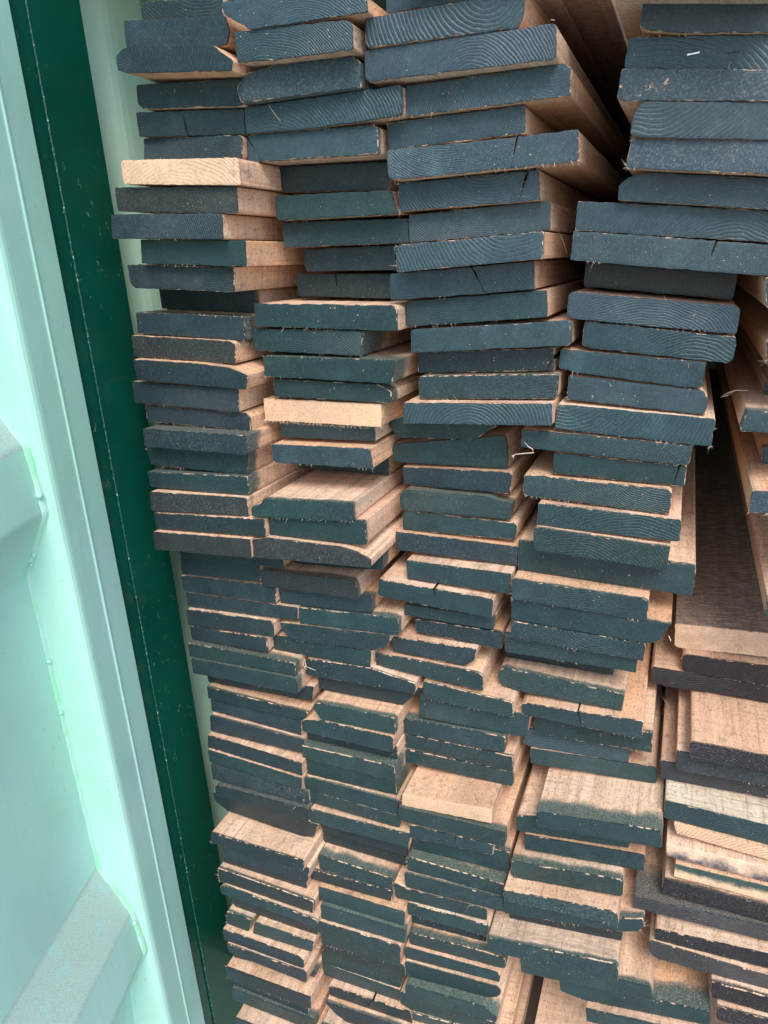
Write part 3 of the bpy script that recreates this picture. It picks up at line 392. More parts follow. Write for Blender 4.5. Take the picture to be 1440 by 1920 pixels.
["C",45,"g",66.6,{"label":"dark teal board, directly below the tapered board in the third stack"},[[-3241,-10786],[-3147,-10705],[-3099,-10750],[-1690,-10593],[-1688,-10838],[-3055,-11064],[-3233,-11011]]],
["C",46,"g",67.6,{"label":"dark teal board, second below the tapered board in the third stack"},[[-3042,-11065],[-1726,-10878],[-1725,-11105],[-3003,-11233]]],
["D",0,"b",2.9,{"label":"recessed blue-grey board with brown edges at the very top of the fourth stack"},[[-594,2152],[466,2001],[504,1711],[-211,1809],[-546,1879],[-621,1923]]],
["D",1,"b",-4.1,{"wear":0.12,"label":"blue-grey board carrying two staples, one bright and one dark","ring":0.9},[[-709,1858],[670,1687],[708,1408],[-740,1621]]],
["D",2,"b",2.5,{"wear":0.5,"label":"blue-grey board chipped to bare wood at one end, just under the stapled board"},[[-752,1610],[701,1404],[733,1166],[-529,1326],[-692,1337],[-784,1370]]],
["D",3,"b",1.6,{"label":"blue-grey board, directly below the chipped board in the fourth stack","ring":1},[[-538,1318],[734,1162],[775,860],[-554,1028],[-642,1064],[-624,1220]]],
["D",4,"b",-2.2,{"wear":0.45,"spray":0.004,"label":"dirty blue-grey board with pale chips along its lower edge and corner"},[[-633,1034],[780,850],[815,584],[-669,779]]],
["D",5,"b",-22.6,{"label":"blue-grey board, directly below the pale-chipped board in the fourth stack","ring":1},[[-733,660],[-666,707],[-490,744],[842,564],[877,297],[-739,514]]],
["D",6,"b",-32.7,{"label":"blue-grey board, second below the pale-chipped board in the fourth stack","ring":1.2},[[-1145,541],[890,291],[927,9],[-1165,260]]],
["D",7,"b",-24.2,{"label":"wide blue-grey board with a fine crack, directly over the black hollow","notch":[[[202,87],[161,-77],0.7]]},[[-1169,253],[921,-15],[959,-301],[-1195,-33]]],
["D",8,"d",-87.2,{"rec":1,"label":"dark shaded board set back between two protruding blue-grey boards"},[[-1106,-48],[457,-243],[435,-514],[-1123,-325]]],
["D",9,"b",-46.1,{"label":"blue-grey board, directly below the shaded board in the fourth stack","ring":1.3},[[-1214,-378],[-1169,-362],[450,-553],[497,-585],[486,-833],[-1180,-645],[-1240,-609]]],
["D",10,"g",-48.4,{"label":"dark teal board, second below the shaded board in the fourth stack","ring":0.9},[[-1043,-678],[495,-868],[484,-1080],[434,-1129],[-966,-973],[-1066,-938]]],
["D",11,"g",-47.8,{"spray":0.004,"label":"dark teal board, third below the shaded board in the fourth stack"},[[-1287,-984],[229,-1124],[215,-1407],[-1170,-1235],[-1315,-1194]]],
["D",12,"b",-50.0,{"label":"blue-grey board, fourth below the shaded board in the fourth stack"},[[-1195,-1281],[222,-1422],[289,-1519],[274,-1688],[-1202,-1558]]],
["D",13,"g",-39.8,{"label":"teal board with a creamy bare top edge and fibres at its free end","ring":1.1,"tone":1.7},[[-1287,-1597],[385,-1715],[363,-2015],[-1314,-1881]]],
["D",14,"g",-40.4,{"label":"dark teal board, directly below the creamy-topped board in the fourth stack"},[[-1703,-1911],[187,-2014],[160,-2247],[-1706,-2128]]],
["D",15,"g",-46.7,{"label":"dark teal board, second below the creamy-topped board in the fourth stack","notch":[[[66,-2308],[31,-2486],0.5]]},[[-1315,-2188],[146,-2271],[134,-2516],[-1332,-2448]]],
["D",16,"g",-38.7,{"label":"dark teal board with a yellowish bare top and rounded corners","tone":1.5},[[-1663,-2475],[-19,-2528],[17,-2564],[11,-2820],[-1638,-2739],[-1671,-2700]]],
["D",17,"g",-27.2,{"label":"dark teal board, directly below the yellow-topped board in the fourth stack","ring":1},[[-1458,-2782],[138,-2845],[139,-3103],[-1470,-3065]]],
["D",18,"g",-18.2,{"label":"dark teal board, second below the yellow-topped board in the fourth stack"},[[-1484,-3096],[-1453,-3065],[55,-3149],[39,-3428],[-1458,-3366],[-1485,-3327]]],
["D",19,"g",-43.4,{"spray":0.008,"label":"widest dark teal board of the fourth stack, with a bare top beside the hollow"},[[-1722,-3359],[353,-3445],[339,-3836],[-1723,-3753]]],
["D",20,"g",-17.0,{"label":"dark teal board, directly below the widest board in the fourth stack","tone":1.5},[[-1739,-3772],[-160,-3839],[-122,-3868],[-127,-4115],[-1735,-4047]]],
["D",21,"g",-22.2,{"spray":0.01,"label":"dark teal board whose lower corner is sliced off at a slant"},[[-1746,-4050],[115,-4130],[146,-4131],[137,-4131],[38,-4366],[-77,-4431],[-1763,-4383]]],
["D",22,"g",-23.1,{"wear":0.2,"label":"dark teal board, directly below the sliced-corner board in the fourth stack"},[[-1744,-4400],[-118,-4450],[-125,-4696],[-1769,-4647]]],
["D",23,"g",-34.2,{"label":"dark teal board, second below the sliced-corner board in the fourth stack"},[[-1866,-4648],[-193,-4698],[-201,-4938],[-1863,-4944]]],
["D",24,"d",-73.8,{"rec":1,"label":"set-back dark slate board, third below the sliced-corner board in the fourth stack"},[[-1970,-4948],[-481,-4943],[-486,-5278],[-1938,-5270]]],
["D",25,"g",-45.4,{"spray":0.015,"wear":0.25,"label":"dark teal board with a worn bare ring-marked end and dusty top"},[[-1989,-5386],[-1945,-5309],[-1856,-5274],[-317,-5348],[-334,-5596],[-1740,-5604],[-1942,-5544]]],
["D",26,"g",-31.4,{"label":"teal board with a bare top, its end frayed like a brush","notch":[[[-874,-5626],[-816,-5863],0.8]]},[[-1620,-5713],[-1577,-5677],[-64,-5599],[-57,-5874],[-1536,-5873],[-1595,-5844]]],
["D",27,"g",-48.9,{"label":"dark teal board, directly below the brush-ended board in the fourth stack"},[[-1480,-5911],[60,-5875],[74,-6180],[-1437,-6272],[-1468,-6235]]],
["D",28,"b",-59.0,{"label":"blue-grey board, second below the brush-ended board in the fourth stack","ring":1.1},[[-1568,-6284],[-198,-6200],[-205,-6496],[-1548,-6574],[-1656,-6547]]],
["D",29,"g",-57.8,{"label":"dark teal board, third below the brush-ended board in the fourth stack"},[[-1537,-6599],[120,-6493],[156,-6527],[167,-6744],[-1517,-6837]]],
["D",30,"g",26.7,{"spray":0.04,"label":"dark teal board with a broad grey sprayed band across its bare top","ring":0.3,"tone":0.6},[[-1267,-6913],[269,-6736],[291,-6999],[-1239,-7165],[-1261,-7127]]],
["D",31,"g",2.5,{"label":"dark teal board, directly below the grey-banded board in the fourth stack"},[[-1585,-7282],[-136,-7049],[-81,-7261],[-100,-7375],[-1558,-7546]]],
["D",32,"g",6.9,{"wear":0.2,"label":"dark teal board, second below the grey-banded board in the fourth stack"},[[-1458,-7549],[107,-7376],[113,-7634],[-1446,-7800]]],
["D",33,"g",29.0,{"spray":0.02,"label":"dark teal board, third below the grey-banded board in the fourth stack"},[[-1598,-7874],[-166,-7663],[-130,-7704],[-116,-7922],[-1550,-8140],[-1588,-8077]]],
["D",34,"g",51.8,{"wear":0.5,"label":"dark board gouged by diagonal saw marks down to bare wood","tone":0.8},[[-1638,-8149],[-204,-7985],[-157,-8011],[-125,-8201],[-1629,-8340]]],
["D",35,"g",40.3,{"spray":0.02,"label":"dark teal board, directly below the gouged board in the fourth stack"},[[-1655,-8358],[-102,-8203],[152,-8095],[179,-8204],[106,-8352],[-87,-8435],[-1645,-8705]]],
["D",36,"d",25.7,{"rec":1,"label":"set-back dark slate board, second below the gouged board in the fourth stack"},[[-1624,-8708],[-74,-8436],[-80,-8738],[-1607,-8965]]],
["D",37,"g",62.4,{"spray":0.01,"tdirt":0.6,"label":"dark teal board with a wide bare top marked by smudged printing"},[[-1841,-9017],[-120,-8763],[-91,-8808],[-68,-9047],[-1818,-9252]]],
["D",38,"g",57.0,{"spray":0.012,"label":"dark teal board, directly below the smudge-printed board in the fourth stack"},[[-1385,-9252],[305,-8993],[334,-9028],[371,-9241],[-1358,-9581]]],
["D",39,"g",55.1,{"spray":0.045,"label":"wide dark teal board with a speckled grey-green top near the bottom corner"},[[-834,-9482],[367,-9246],[1019,-9144],[1047,-9178],[1067,-9367],[624,-9460],[-471,-9693],[-805,-9681]]],
["D",40,"g",66.2,{"label":"dark teal board, directly below the speckled-topped board in the fourth stack"},[[-451,-9692],[1062,-9433],[1086,-9652],[-424,-9934]]],
["E",0,"r",-154.8,{"tdirt":1.5,"label":"bare pale board with a dark dirty top reaching back into the hollow","ring":1.2,"tone":0.5},[[220,-4824],[2502,-4702],[2555,-5027],[333,-5172],[236,-5156]]],
["E",1,"k",-138.3,{"label":"black board with rounded end directly under the pale striped-end board"},[[351,-5215],[386,-5158],[2316,-5153],[2365,-5464],[397,-5424],[352,-5374]]],
["E",2,"k",-137.7,{"label":"ridged black board jutting sideways under the rounded black board","ring":1.1},[[-31,-5465],[1,-5424],[2366,-5476],[2404,-5719],[750,-5682],[204,-5705],[-22,-5666]]],
["E",3,"k",-23.2,{"wear":0.3,"label":"blackish board with a broad bare worn top, below the ridged black board","tone":0.75},[[501,-5725],[2206,-5713],[2235,-5895],[511,-5958]]],
["E",4,"c",-34.3,{"label":"charcoal board, upper of the two plain greys over the cream-topped board","tone":0.1},[[363,-5967],[390,-5966],[2267,-5898],[2298,-6185],[413,-6260],[371,-6214]]],
["E",5,"c",-50.1,{"label":"charcoal board resting directly on the cream-topped teal board"},[[194,-6273],[253,-6271],[2344,-6187],[2372,-6488],[208,-6554]]],
["E",6,"g",-6.2,{"tdirt":0.6,"label":"teal board with a broad cream speckled top among black boards","tone":2},[[280,-6555],[2310,-6589],[2354,-6867],[283,-6817]]],
["E",7,"r",-0.8,{"label":"thin board with bare orange end just under the cream-topped teal board","ring":1.2,"tone":1.0},[[405,-6824],[2349,-6897],[2377,-7051],[447,-6986]]],
["E",8,"n",6.7,{"label":"bare pinkish board stained with a blue-black patch","tone":0.6},[[345,-7088],[2354,-7042],[2401,-7307],[365,-7281]]],
["E",9,"y",12.6,{"label":"yellow-ended board with teal paint only along its upper edge","tone":1.5},[[476,-7336],[2386,-7304],[2425,-7529],[470,-7526]]],
["E",10,"k",17.6,{"wear":0.3,"label":"black speckled board directly below the yellow and teal board"},[[372,-7593],[2410,-7525],[2457,-7791],[349,-7820]]],
["E",11,"s",22.4,{"spray":0.09,"wear":0.35,"label":"striped dark grey board with a dusty wide top, jutting towards the fourth stack","ring":1.3},[[17,-7923],[2441,-7784],[2487,-8031],[21,-8106]]],
["E",12,"k",37.0,{"wear":0.2,"label":"black board tucked right under the striped grey board"},[[320,-8222],[2450,-8023],[2496,-8274],[319,-8407]]],
["E",13,"s",42.3,{"wear":0.2,"label":"speckled grey board with slanted end under the tucked black board"},[[257,-8448],[300,-8411],[995,-8398],[2499,-8383],[2523,-8524],[997,-8651],[361,-8680],[277,-8613]]],
["E",14,"k",52.9,{"wear":0.2,"label":"striped black board, second from the bottom at the photo corner","ring":1.3},[[1013,-8653],[2506,-8535],[2552,-8820],[1035,-8920]]],
["E",15,"k",59.2,{"wear":0.3,"label":"black board lowest at the bottom corner, under the striped black one"},[[1107,-8951],[2537,-8821],[2570,-9027],[1119,-9171]]],
["F",0,"g",-20.0,{"label":"pale-edged board end highest in the hollow at the far side"},[[665,-274],[1806,-391],[1855,-681],[703,-556]]],
["F",1,"g",-30.0,{"label":"shaded brown board just below the highest board in the far hollow"},[[756,-887],[1924,-961],[1969,-1229],[799,-1160]]],
["F",2,"g",-30.0,{"spray":0.03,"label":"teal board end with chewed bare corner in the far hollow"},[[661,-1594],[2036,-1621],[2073,-1841],[615,-1805]]],
["F",3,"b",-10.0,{"spray":0.008,"wear":0.3,"label":"blue-grey board with bare brown top, below the chewed teal board end"},[[790,-2404],[2110,-2319],[2154,-2579],[777,-2636]]],
["F",4,"g",-30.0,{"spray":0.01,"label":"thin-looking board lowest in the far hollow, above the pale board"},[[1098,-3672],[2364,-3564],[2405,-3807],[1108,-3924]]],
["F",5,"d",-130.0,{"label":"shaded board set back between the two upper boards in the far hollow"},[[881,-1426],[1990,-1466],[2029,-1710],[901,-1689]]],
["F",6,"g",-120.0,{"spray":0.02,"label":"upper of two set-back boards under the chewed teal board end"},[[931,-2186],[2082,-2161],[2113,-2354],[949,-2385]]],
["F",7,"d",-140.0,{"label":"lower of two set-back boards, resting on the blue-grey far board"},[[1013,-2508],[2169,-2456],[2198,-2638],[1032,-2715]]],
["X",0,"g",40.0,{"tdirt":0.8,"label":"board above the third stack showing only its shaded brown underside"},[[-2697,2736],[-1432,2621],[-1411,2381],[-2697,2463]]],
["X",1,"g",60.0,{"tdirt":0.3,"label":"board above the fourth stack showing only its orange-brown underside"},[[-853,2399],[460,2191],[496,1910],[-846,2121]]],
["X",2,"s",-60.0,{"spray":0.03,"label":"grey speckled board end deep in the gap at the bottom"},[[-1171,-11686],[-843,-11644],[-829,-12002],[-1195,-12054]]],
["X",3,"g",-50.0,{"label":"small dark teal board end peeping out under the wide speckled-topped board"},[[-807,-11283],[658,-11073],[680,-11332],[-806,-11527]]],
["X",4,"g",60.0,{"label":"reddish board seen only as a bare strip beside the black gap at the bottom"},[[-1199,-10970],[657,-10640],[684,-10975],[-1191,-11338]]],
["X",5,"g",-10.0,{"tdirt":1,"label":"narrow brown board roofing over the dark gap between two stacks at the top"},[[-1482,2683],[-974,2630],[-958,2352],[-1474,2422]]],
["X",6,"g",85.0,{"label":"board at the bottom edge of the third stack showing only its bare side strip"},[[-3039,-11299],[-1529,-11065],[-1541,-11471],[-3042,-11618]]],
["X",7,"g",90.0,{"label":"lowest bare-sided board under the third stack, cut off by the bottom edge"},[[-2989,-11663],[-1449,-11469],[-1460,-11895],[-2994,-12052]]]]''')
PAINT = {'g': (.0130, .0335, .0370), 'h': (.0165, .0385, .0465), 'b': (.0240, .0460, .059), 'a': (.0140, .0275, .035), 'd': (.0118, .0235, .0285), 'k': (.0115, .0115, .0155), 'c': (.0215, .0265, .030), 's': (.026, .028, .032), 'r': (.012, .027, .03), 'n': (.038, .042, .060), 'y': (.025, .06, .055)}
def inset_corners(P, d):
    n = len(P); out = []
    for i in range(n):
        a, b, c = P[i-1], P[i], P[(i+1) % n]
        e0 = (b-a).normalized(); e1 = (c-b).normalized()
        n0 = Vector((-e0[1], e0[0])); n1 = Vector((-e1[1], e1[0])); m = n0+n1
        if m.length < .15: m = e0 if e0.cross(Vector(e1)) < 0 else -e0; out.append(b+m*d); continue
        m.normalize(); k = 1/max(.45, m.dot(n0)); dd = min(d, .35*min((a-b).length, (c-b).length)) if min((a-b).length, (c-b).length) > .003 else d*.5
        out.append(b+m*dd*k)
    return out
def rounded(poly, rnd, inset):
    """corner-rounded, finely resampled outline of a board end, with an inner ring that follows it"""
    n = len(poly); P = [Vector(p) for p in poly]; Q = inset_corners(P, inset); out = []; inn = []
    arcs = []
    for i in range(n):
        a, b, c = P[i-1], P[i], P[(i+1) % n]
        la, lc = (a-b).length, (c-b).length
        rr = min(rnd.uniform(.0005, .0026) if rnd.random() < .8 else rnd.uniform(.003, .005), .4*la, .4*lc)
        if min(la, lc) < .002: rr = .0001
        arcs.append((b + (a-b).normalized()*rr, b, b + (c-b).normalized()*rr))
    for i in range(n):
        p0, b, p2 = arcs[i]; j = (i+1) % n
        for t in (0, .5, 1):
            out.append(((1-t)**2*p0 + 2*t*(1-t)*b + t*t*p2))
        inn += [Q[i-1]+(Q[i]-Q[i-1])*.985, Q[i], Q[i]+(Q[j]-Q[i])*.015]
        A, Bq = p2, arcs[j][0]; k = max(1, int((Bq-A).length/.0055)); tot = P[j]-P[i]
        for m in range(1, k):
            q = A+(Bq-A)*(m/k); out.append(q)
            s = (q-P[i]).dot(tot)/tot.length_squared; inn.append(Q[i]+(Q[j]-Q[i])*max(.02, min(.98, s)))
    return out, inn
def normals(P):
    n = len(P); out = []
    for i in range(n):
        t = P[(i+1) % n]-P[i-1]
        out.append(Vector((-t[1], t[0])).normalized() if t.length > 1e-9 else Vector((0, 1)))
    return out
def make_board(row, seed):
    s, i, ty, p, o, poly = row
    if ty == 'b' and (s == 'A' or (s in 'BC' and i > 16)): ty = 'a'  # these blue boards get the darker copy without the painted-in sky sheen
    if ty == 'g' and s in 'CDF' and i < 15: ty = 'h'  # upper teal boards: bluer copy, sky sheen put into the paint colour
    rnd = random.Random(seed*7919+13)
    pts = [(a/10000., b/10000.) for a, b in poly]
    area = sum(pts[k][0]*pts[(k+1) % len(pts)][1]-pts[(k+1) % len(pts)][0]*pts[k][1] for k in range(len(pts)))
    if area < 0: pts = pts[::-1]                       # counter-clockwise seen from the front
    cx = (min(a for a, b in pts)+max(a for a, b in pts))/2; cz = (min(b for a, b in pts)+max(b for a, b in pts))/2
    pts = [(a-cx, b-cz) for a, b in pts]
    cracks = []
    for ck in o.get('notch', []):                      # a split that runs in from an edge
        (ax, az), (bx, bz), wd = ck; a = Vector((ax/10000.-cx, az/10000.-cz)); b = Vector((bx/10000.-cx, bz/10000.-cz))
        best = None
        for k in range(len(pts)):
            u, v = Vector(pts[k]), Vector(pts[(k+1) % len(pts)]); e = v-u
            t = max(.02, min(.98, (a-u).dot(e)/e.length_squared)); q = u+e*t; dd = (q-a).length
            if best is None or dd < best[0]: best = (dd, k, q, e.normalized())
        _, k, q, e = best; hw = wd/2000.; cracks.append((q, b, max(wd, .8)))
        pts[k+1:k+1] = [tuple(q-e*hw), tuple(b), tuple(q+e*hw)]
    R, RI = rounded(pts, rnd, .0026)
    CR = [1.0 if any((q-c0).length < .0006 or (abs((q-c0).cross(c1-c0))/(c1-c0).length < .0012*wd and -.0003 < (q-c0).dot(c1-c0)/(c1-c0).length < (c1-c0).length+.0005) for c0, c1, wd in cracks) else 0.0 for q in R]
    N = normals(R)                                     # pointing inwards for ccw
    jag = [rnd.gauss(0, .00022) + (rnd.random() < .08)*rnd.uniform(0, .0010) for _ in R]
    bow = [rnd.uniform(-.0004, .0004) for _ in range(7)]
    L = 2.3+rnd.random()*.25
    bm = bmesh.new(); el = bm.verts.layers.float.new('edge'); bl = bm.verts.layers.float.new('behind'); cl = bm.verts.layers.float.new('crack')
    tx, tz = rnd.gauss(0, .014), rnd.gauss(0, .03)
    def ring(y, ins, ev, tilt=0):
        out = []
        for k, (q, nn) in enumerate(zip(R, N)):
            d = nn*(ins+jag[k]*(1 if y < .004 else .35))
            v = bm.verts.new((q[0]+d[0], y+(tx*q[0]+tz*q[1] if y < .1 else 0), q[1]+d[1])); v[el] = max(ev, CR[k]); v[bl] = y; v[cl] = CR[k]; out.append(v)
        return out
    r0 = []
    for q in RI:
        v = bm.verts.new((q[0], tx*q[0]+tz*q[1], q[1])); v[el] = 1; v[bl] = 0; r0.append(v)
    rings = [r0, ring(0.0002, .0001, 0), ring(.0014, -.0002, 0), ring(.014, 0, 0), ring(.09, 0, 0), ring(L, 0, 0)]
    for a, b in zip(rings, rings[1:]):
        for k in range(len(R)):
            kk = (k+1) % len(R); bm.faces.new((a[k], b[k], b[kk], a[kk]))
    bm.faces.new(rings[-1])
    from mathutils.geometry import tessellate_polygon
    for tri in tessellate_polygon([[Vector((q[0], q[1], 0)) for q in RI]]):
        try: bm.faces.new([r0[k] for k in tri])
        except ValueError: pass
    ob = bmobj('timber_board', bm, TIMBER, None, (cx, -p/1000., cz+H))
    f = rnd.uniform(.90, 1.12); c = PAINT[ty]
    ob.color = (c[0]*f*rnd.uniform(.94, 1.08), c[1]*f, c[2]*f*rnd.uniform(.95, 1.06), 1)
    ob['paint_wear'] = float(o.get('wear', .06 + .10*rnd.random()))
    ob['overspray'] = float(o.get('spray', rnd.choice([.0008, .0015, .003, .005, .009])))
    ob['bare_end'] = 1.0 if ty == 'r' else 0.0
    ob['half_paint'] = 1.0 if ty == 'y' else (-.30 if ty == 'n' else 0.0)
    ob['top_grime'] = float(o.get('tdirt', .0))
    ob['wood_tone'] = float(o.get('tone', rnd.choice([.1, .35, .5, .5, .6, .7, .9])))
    ob['ring_contrast'] = float(o.get('ring', rnd.choice([.1, .2, .4, .6, .9])))
    ob['label'] = o['label']; ob['category'] = 'board'; ob['group'] = 'sawn timber boards stacked in the container'
    # frayed fibres along the sawn edges
    nf = int(o.get('fuzz', 0)*330) + rnd.choice([0, 0, 6, 14, 24, 60])
    if nf and not o.get('rec'):
        fb = bmesh.new()
        clusters = [rnd.randrange(len(R)) for _ in range(max(2, nf//5))]
        for _ in range(nf):
            if o.get('fuzz'):
                cand = [k for k in range(len(R)) if N[k][1] > .7 or (o['fuzz'] < .5 and N[k][0] < -.7)]; k = rnd.choice(cand)
            else: k = (rnd.choice(clusters)+rnd.randrange(-2, 3)) % len(R)
            q = R[k]; nn = -N[k]; d = Vector((nn[0]+rnd.gauss(0, .6), -rnd.random()*.7, nn[1]+rnd.gauss(0, .6)))
            ln = rnd.uniform(.002, .0065) if o.get('fuzz') else rnd.uniform(.0012, .0042) if rnd.random() < .92 else rnd.uniform(.005, .010)
            sliver(fb, Vector((q[0]-nn[0]*.0004, .0006, q[1]-nn[1]*.0004)), d, ln, rnd.uniform(.00014, .0003), rnd.uniform(-.7, .7), rnd)
        fo = bmobj('frayed_fibres', fb, FIBRE, ob); fo['kind'] = 'stuff'
    return ob
boards = {}
for n, row in enumerate(DATA): boards[(row[0], row[1])] = make_board(row, n)
# ------------------------------------------------------------------ staples and loose slivers on single boards
def staple(key, wx, wz, mat, ang):
    b = boards[key]; bm = bmesh.new()
    box(bm, (-.0044, -.0009, -.00055), (.0044, .0002, .00055))
    for s in (-1, 1): box(bm, (s*.0044-.0006, -.0011, -.0007), (s*.0044+.0006, .004, .0007))
    o = bmobj('staple', bm, mat, b, (wx-b.location[0], -.0004, wz+H-b.location[2])); o.rotation_euler = (0, ang, 0)
    return o
for key, wx, wz, m, ang in [(('D', 1), -0.0154, 0.1654, 'w', -0.06), (('D', 1), 0.017, 0.1625, 'd', -0.03)]: staple(key, wx, wz, {'w': STEEL, 'd': RUSTY}[m], ang)['label'] = {'w': 'bright steel staple', 'd': 'dark rusty staple'}[m]
def strand(key, pts, rad, name='loose_splinter', mat=None):
    b = boards[key]; bm = bmesh.new(); P = [Vector(p)+Vector((0, 0, H))-Vector(b.location) for p in pts]; rings = []
    for k, q in enumerate(P):
        t = (P[min(k+1, len(P)-1)]-P[max(k-1, 0)]).normalized(); s = t.cross(Vector((.3, .2, .9))).normalized(); u = t.cross(s)
        rr = rad*(.55 if k in (0, len(P)-1) else 1)
        rings.append([bm.verts.new(q+s*rr*math.cos(a)*1.4+u*rr*.7*math.sin(a)) for a in (0, 1.57, 3.14, 4.71)])
    for a, c in zip(rings, rings[1:]):
        for j in range(4): bm.faces.new((a[j], a[(j+1) % 4], c[(j+1) % 4], c[j]))
    bm.faces.new(rings[0]); bm.faces.new(rings[-1])
    bmobj(name, bm, mat or FIBRE, b)
for key, pts, rad in [(('D', 14), [(-0.1664, 0.0384, -0.2061), (-0.161, 0.0344, -0.2101), (-0.1555, 0.0324, -0.2125), (-0.1533, 0.0314, -0.2167), (-0.1632, 0.0304, -0.2177), (-0.1749, 0.0284, -0.2192), (-0.1779, 0.0274, -0.221), (-0.1768, 0.0284, -0.2239)], 0.001), (('D', 21), [(0.0132, 0.0222, -0.4285), (0.016, 0.0182, -0.4329)], 0.001), (('C', 3), [(-0.1341, -0.0228, 0.2026), (-0.1363, -0.0268, 0.2023)], 0.0008), (('D', 11), [(0.0053, 0.0468, -0.113), (0.0063, 0.0466, -0.118)], 0.0007), (('B', 27), [(-0.4788, 0.0031, -0.5478), (-0.4754, -0.0009, -0.5538), (-0.4671, -0.0029, -0.5537), (-0.4584, -0.0029, -0.5556)], 0.0007), (('B', 27), [(-0.4794, 0.0031, -0.5442), (-0.4806, -0.0009, -0.5512), (-0.4744, -0.0019, -0.5585)], 0.0007), (('F', 2), [(0.0421, 0.035, -0.1442), (0.0469, 0.035, -0.1413), (0.0536, 0.035, -0.139), (0.064, 0.035, -0.1387)], 0.0003), (('F', 2), [(0.0403, 0.035, -0.146), (0.0462, 0.035, -0.1447), (0.0513, 0.035, -0.1401)], 0.0003), (('E', 2), [(0.0139, 0.1677, -0.6076), (0.0266, 0.1677, -0.6221), (0.0371, 0.1677, -0.6361)], 0.0006), (('E', 2), [(0.011, 0.1677, -0.6358), (0.0232, 0.1677, -0.6247)], 0.0003), (('E', 2), [(0.0688, 0.1377, -0.5674), (0.0716, 0.1357, -0.5689), (0.0716, 0.1347, -0.576)], 0.0005), (('C', 7), [(-0.1412, 0.0672, 0.0294), (-0.1338, 0.0672, 0.0169), (-0.1292, 0.0672, 0.0039)], 0.0004), (('B', 3), [(-0.4394, -0.024, 0.1714), (-0.4378, -0.0159, 0.1642), (-0.4313, -0.0149, 0.1554)], 0.0005)]: strand(key, pts, rad)
# ------------------------------------------------------------------ shipping container round the timber
box_root = bpy.data.objects.new('shipping_container', None); C.objects.link(box_root); box_root.location = (-.72, .0, .30)
box_root['label'] = 'mint and dark green shipping container with its door open, packed with boards'; box_root['category'] = 'container'
def child(name, bm, mat, parent=box_root):
    o = bmobj(name, bm, mat, None)
    pm = Vector((0, 0, 0)); q = parent
    while q: pm += Vector(q.location); q = q.parent
    o.location = -pm; o.parent = parent; return o
Z0, Z1 = .30, H+.41
ZB = -.14
# post: its inner face looks along the opening, so it mirrors the boards beside it
bm = bmesh.new(); box(bm, (-.80, -.0615, ZB), (-.7200, .0235, Z1)); post = child('corner_post', bm, POST)
bm = bmesh.new(); box(bm, (-.80, -.125, ZB), (-.7225, -.0620, Z1)); child('hinge_plate', bm, POST)
bm = bmesh.new(); rnd = random.Random(5); prev = None; zz = ZB
while zz < Z1:
    ww = .0007+.0007*rnd.random()+(rnd.random() < .12)*.0014; ring = []
    cy = -.0617+rnd.gauss(0, .0003)
    for a in (-1, 0, 1): ring.append(bm.verts.new((-.7198+(a == 0)*(.0006+.0008*rnd.random()), cy+a*ww, zz)))
    if prev:
        for j in range(2): bm.faces.new((prev[j], prev[j+1], ring[j+1], ring[j]))
    prev = ring; zz += .0035
child('weld_seam', bm, SEAM)
# corrugated side wall
prof = [(-.7990, .0240), (-.7990, .060), (-.796, .069), (-.790, .077), (-.771, .106), (-.766, .113), (-.763, .121), (-.762, .132), (-.762, .190), (-.764, .198), (-.798, .250), (-.798, .268)]
y = .268
while y < 5.8:
    prof += [(-.762, y+.068), (-.762, y+.138), (-.798, y+.206), (-.798, y+.276)]; y += .276
bm = bmesh.new(); lo = [bm.verts.new((x, yy, Z0)) for x, yy in prof]; hi = [bm.verts.new((x, yy, Z1)) for x, yy in prof]
lo2 = [bm.verts.new((x-.002, yy+.0005, Z0)) for x, yy in prof]; hi2 = [bm.verts.new((x-.002, yy+.0005, Z1)) for x, yy in prof]
for k in range(len(prof)-1):
    bm.faces.new((lo[k], lo[k+1], hi[k+1], hi[k])); bm.faces.new((lo2[k], hi2[k], hi2[k+1], lo2[k+1]))
child('side_wall', bm, MINTWALL)
for nm, a, b, m in (('roof', (-.84, -.02, Z1+.003), (.50, 5.95, Z1+.03), INNER), ('floor', (-.84, .03, Z0-.04), (.50, 5.95, Z0), DECK), ('back_wall', (-.84, 5.955, Z0-.04), (.50, 5.98, Z1+.03), INNER), ('far_wall', (.505, .03, Z0-.04), (.53, 5.98, Z1+.03), INNER)):  # unseen; roof lowered and far wall pulled in to keep light out
    bm = bmesh.new(); box(bm, a, b); child(nm, bm, m)
# door, swung open towards the camera
DE = Vector((-.7150, -.09, 0)); K = .68/.73; DU = Vector((.28863, -.95744, 0)); DN = Vector((.95744, .28863, 0))
door = bpy.data.objects.new('door', None); C.objects.link(door); door.parent = box_root; door.location = DE+Vector((0, 0, Z0))-Vector(box_root.location)
door['label'] = 'mint green door with horizontal pressed ribs'
def dp(u, n, z): return DE+DU*(u*K)+DN*(n*K)+Vector((0, 0, H+(z-H)*K))
def extrude(profile, za, zb, closed, mat, name, seg=40, wob=0):
    bm = bmesh.new(); rings = []; rr = random.Random(3)
    for k in range(seg+1):
        z = za+(zb-za)*k/seg; rings.append([bm.verts.new(dp(u, n+rr.gauss(0, wob), z)) for u, n in profile])
    m = len(profile)
    for a, b in zip(rings, rings[1:]):
        for j in range(m if closed else m-1): bm.faces.new((a[j], b[j], b[(j+1) % m], a[(j+1) % m]))
    if closed: bm.faces.new(rings[0]); bm.faces.new(rings[-1])
    o = child(name, bm, mat, door)
    for p in o.data.polygons: p.use_smooth = False
    return o
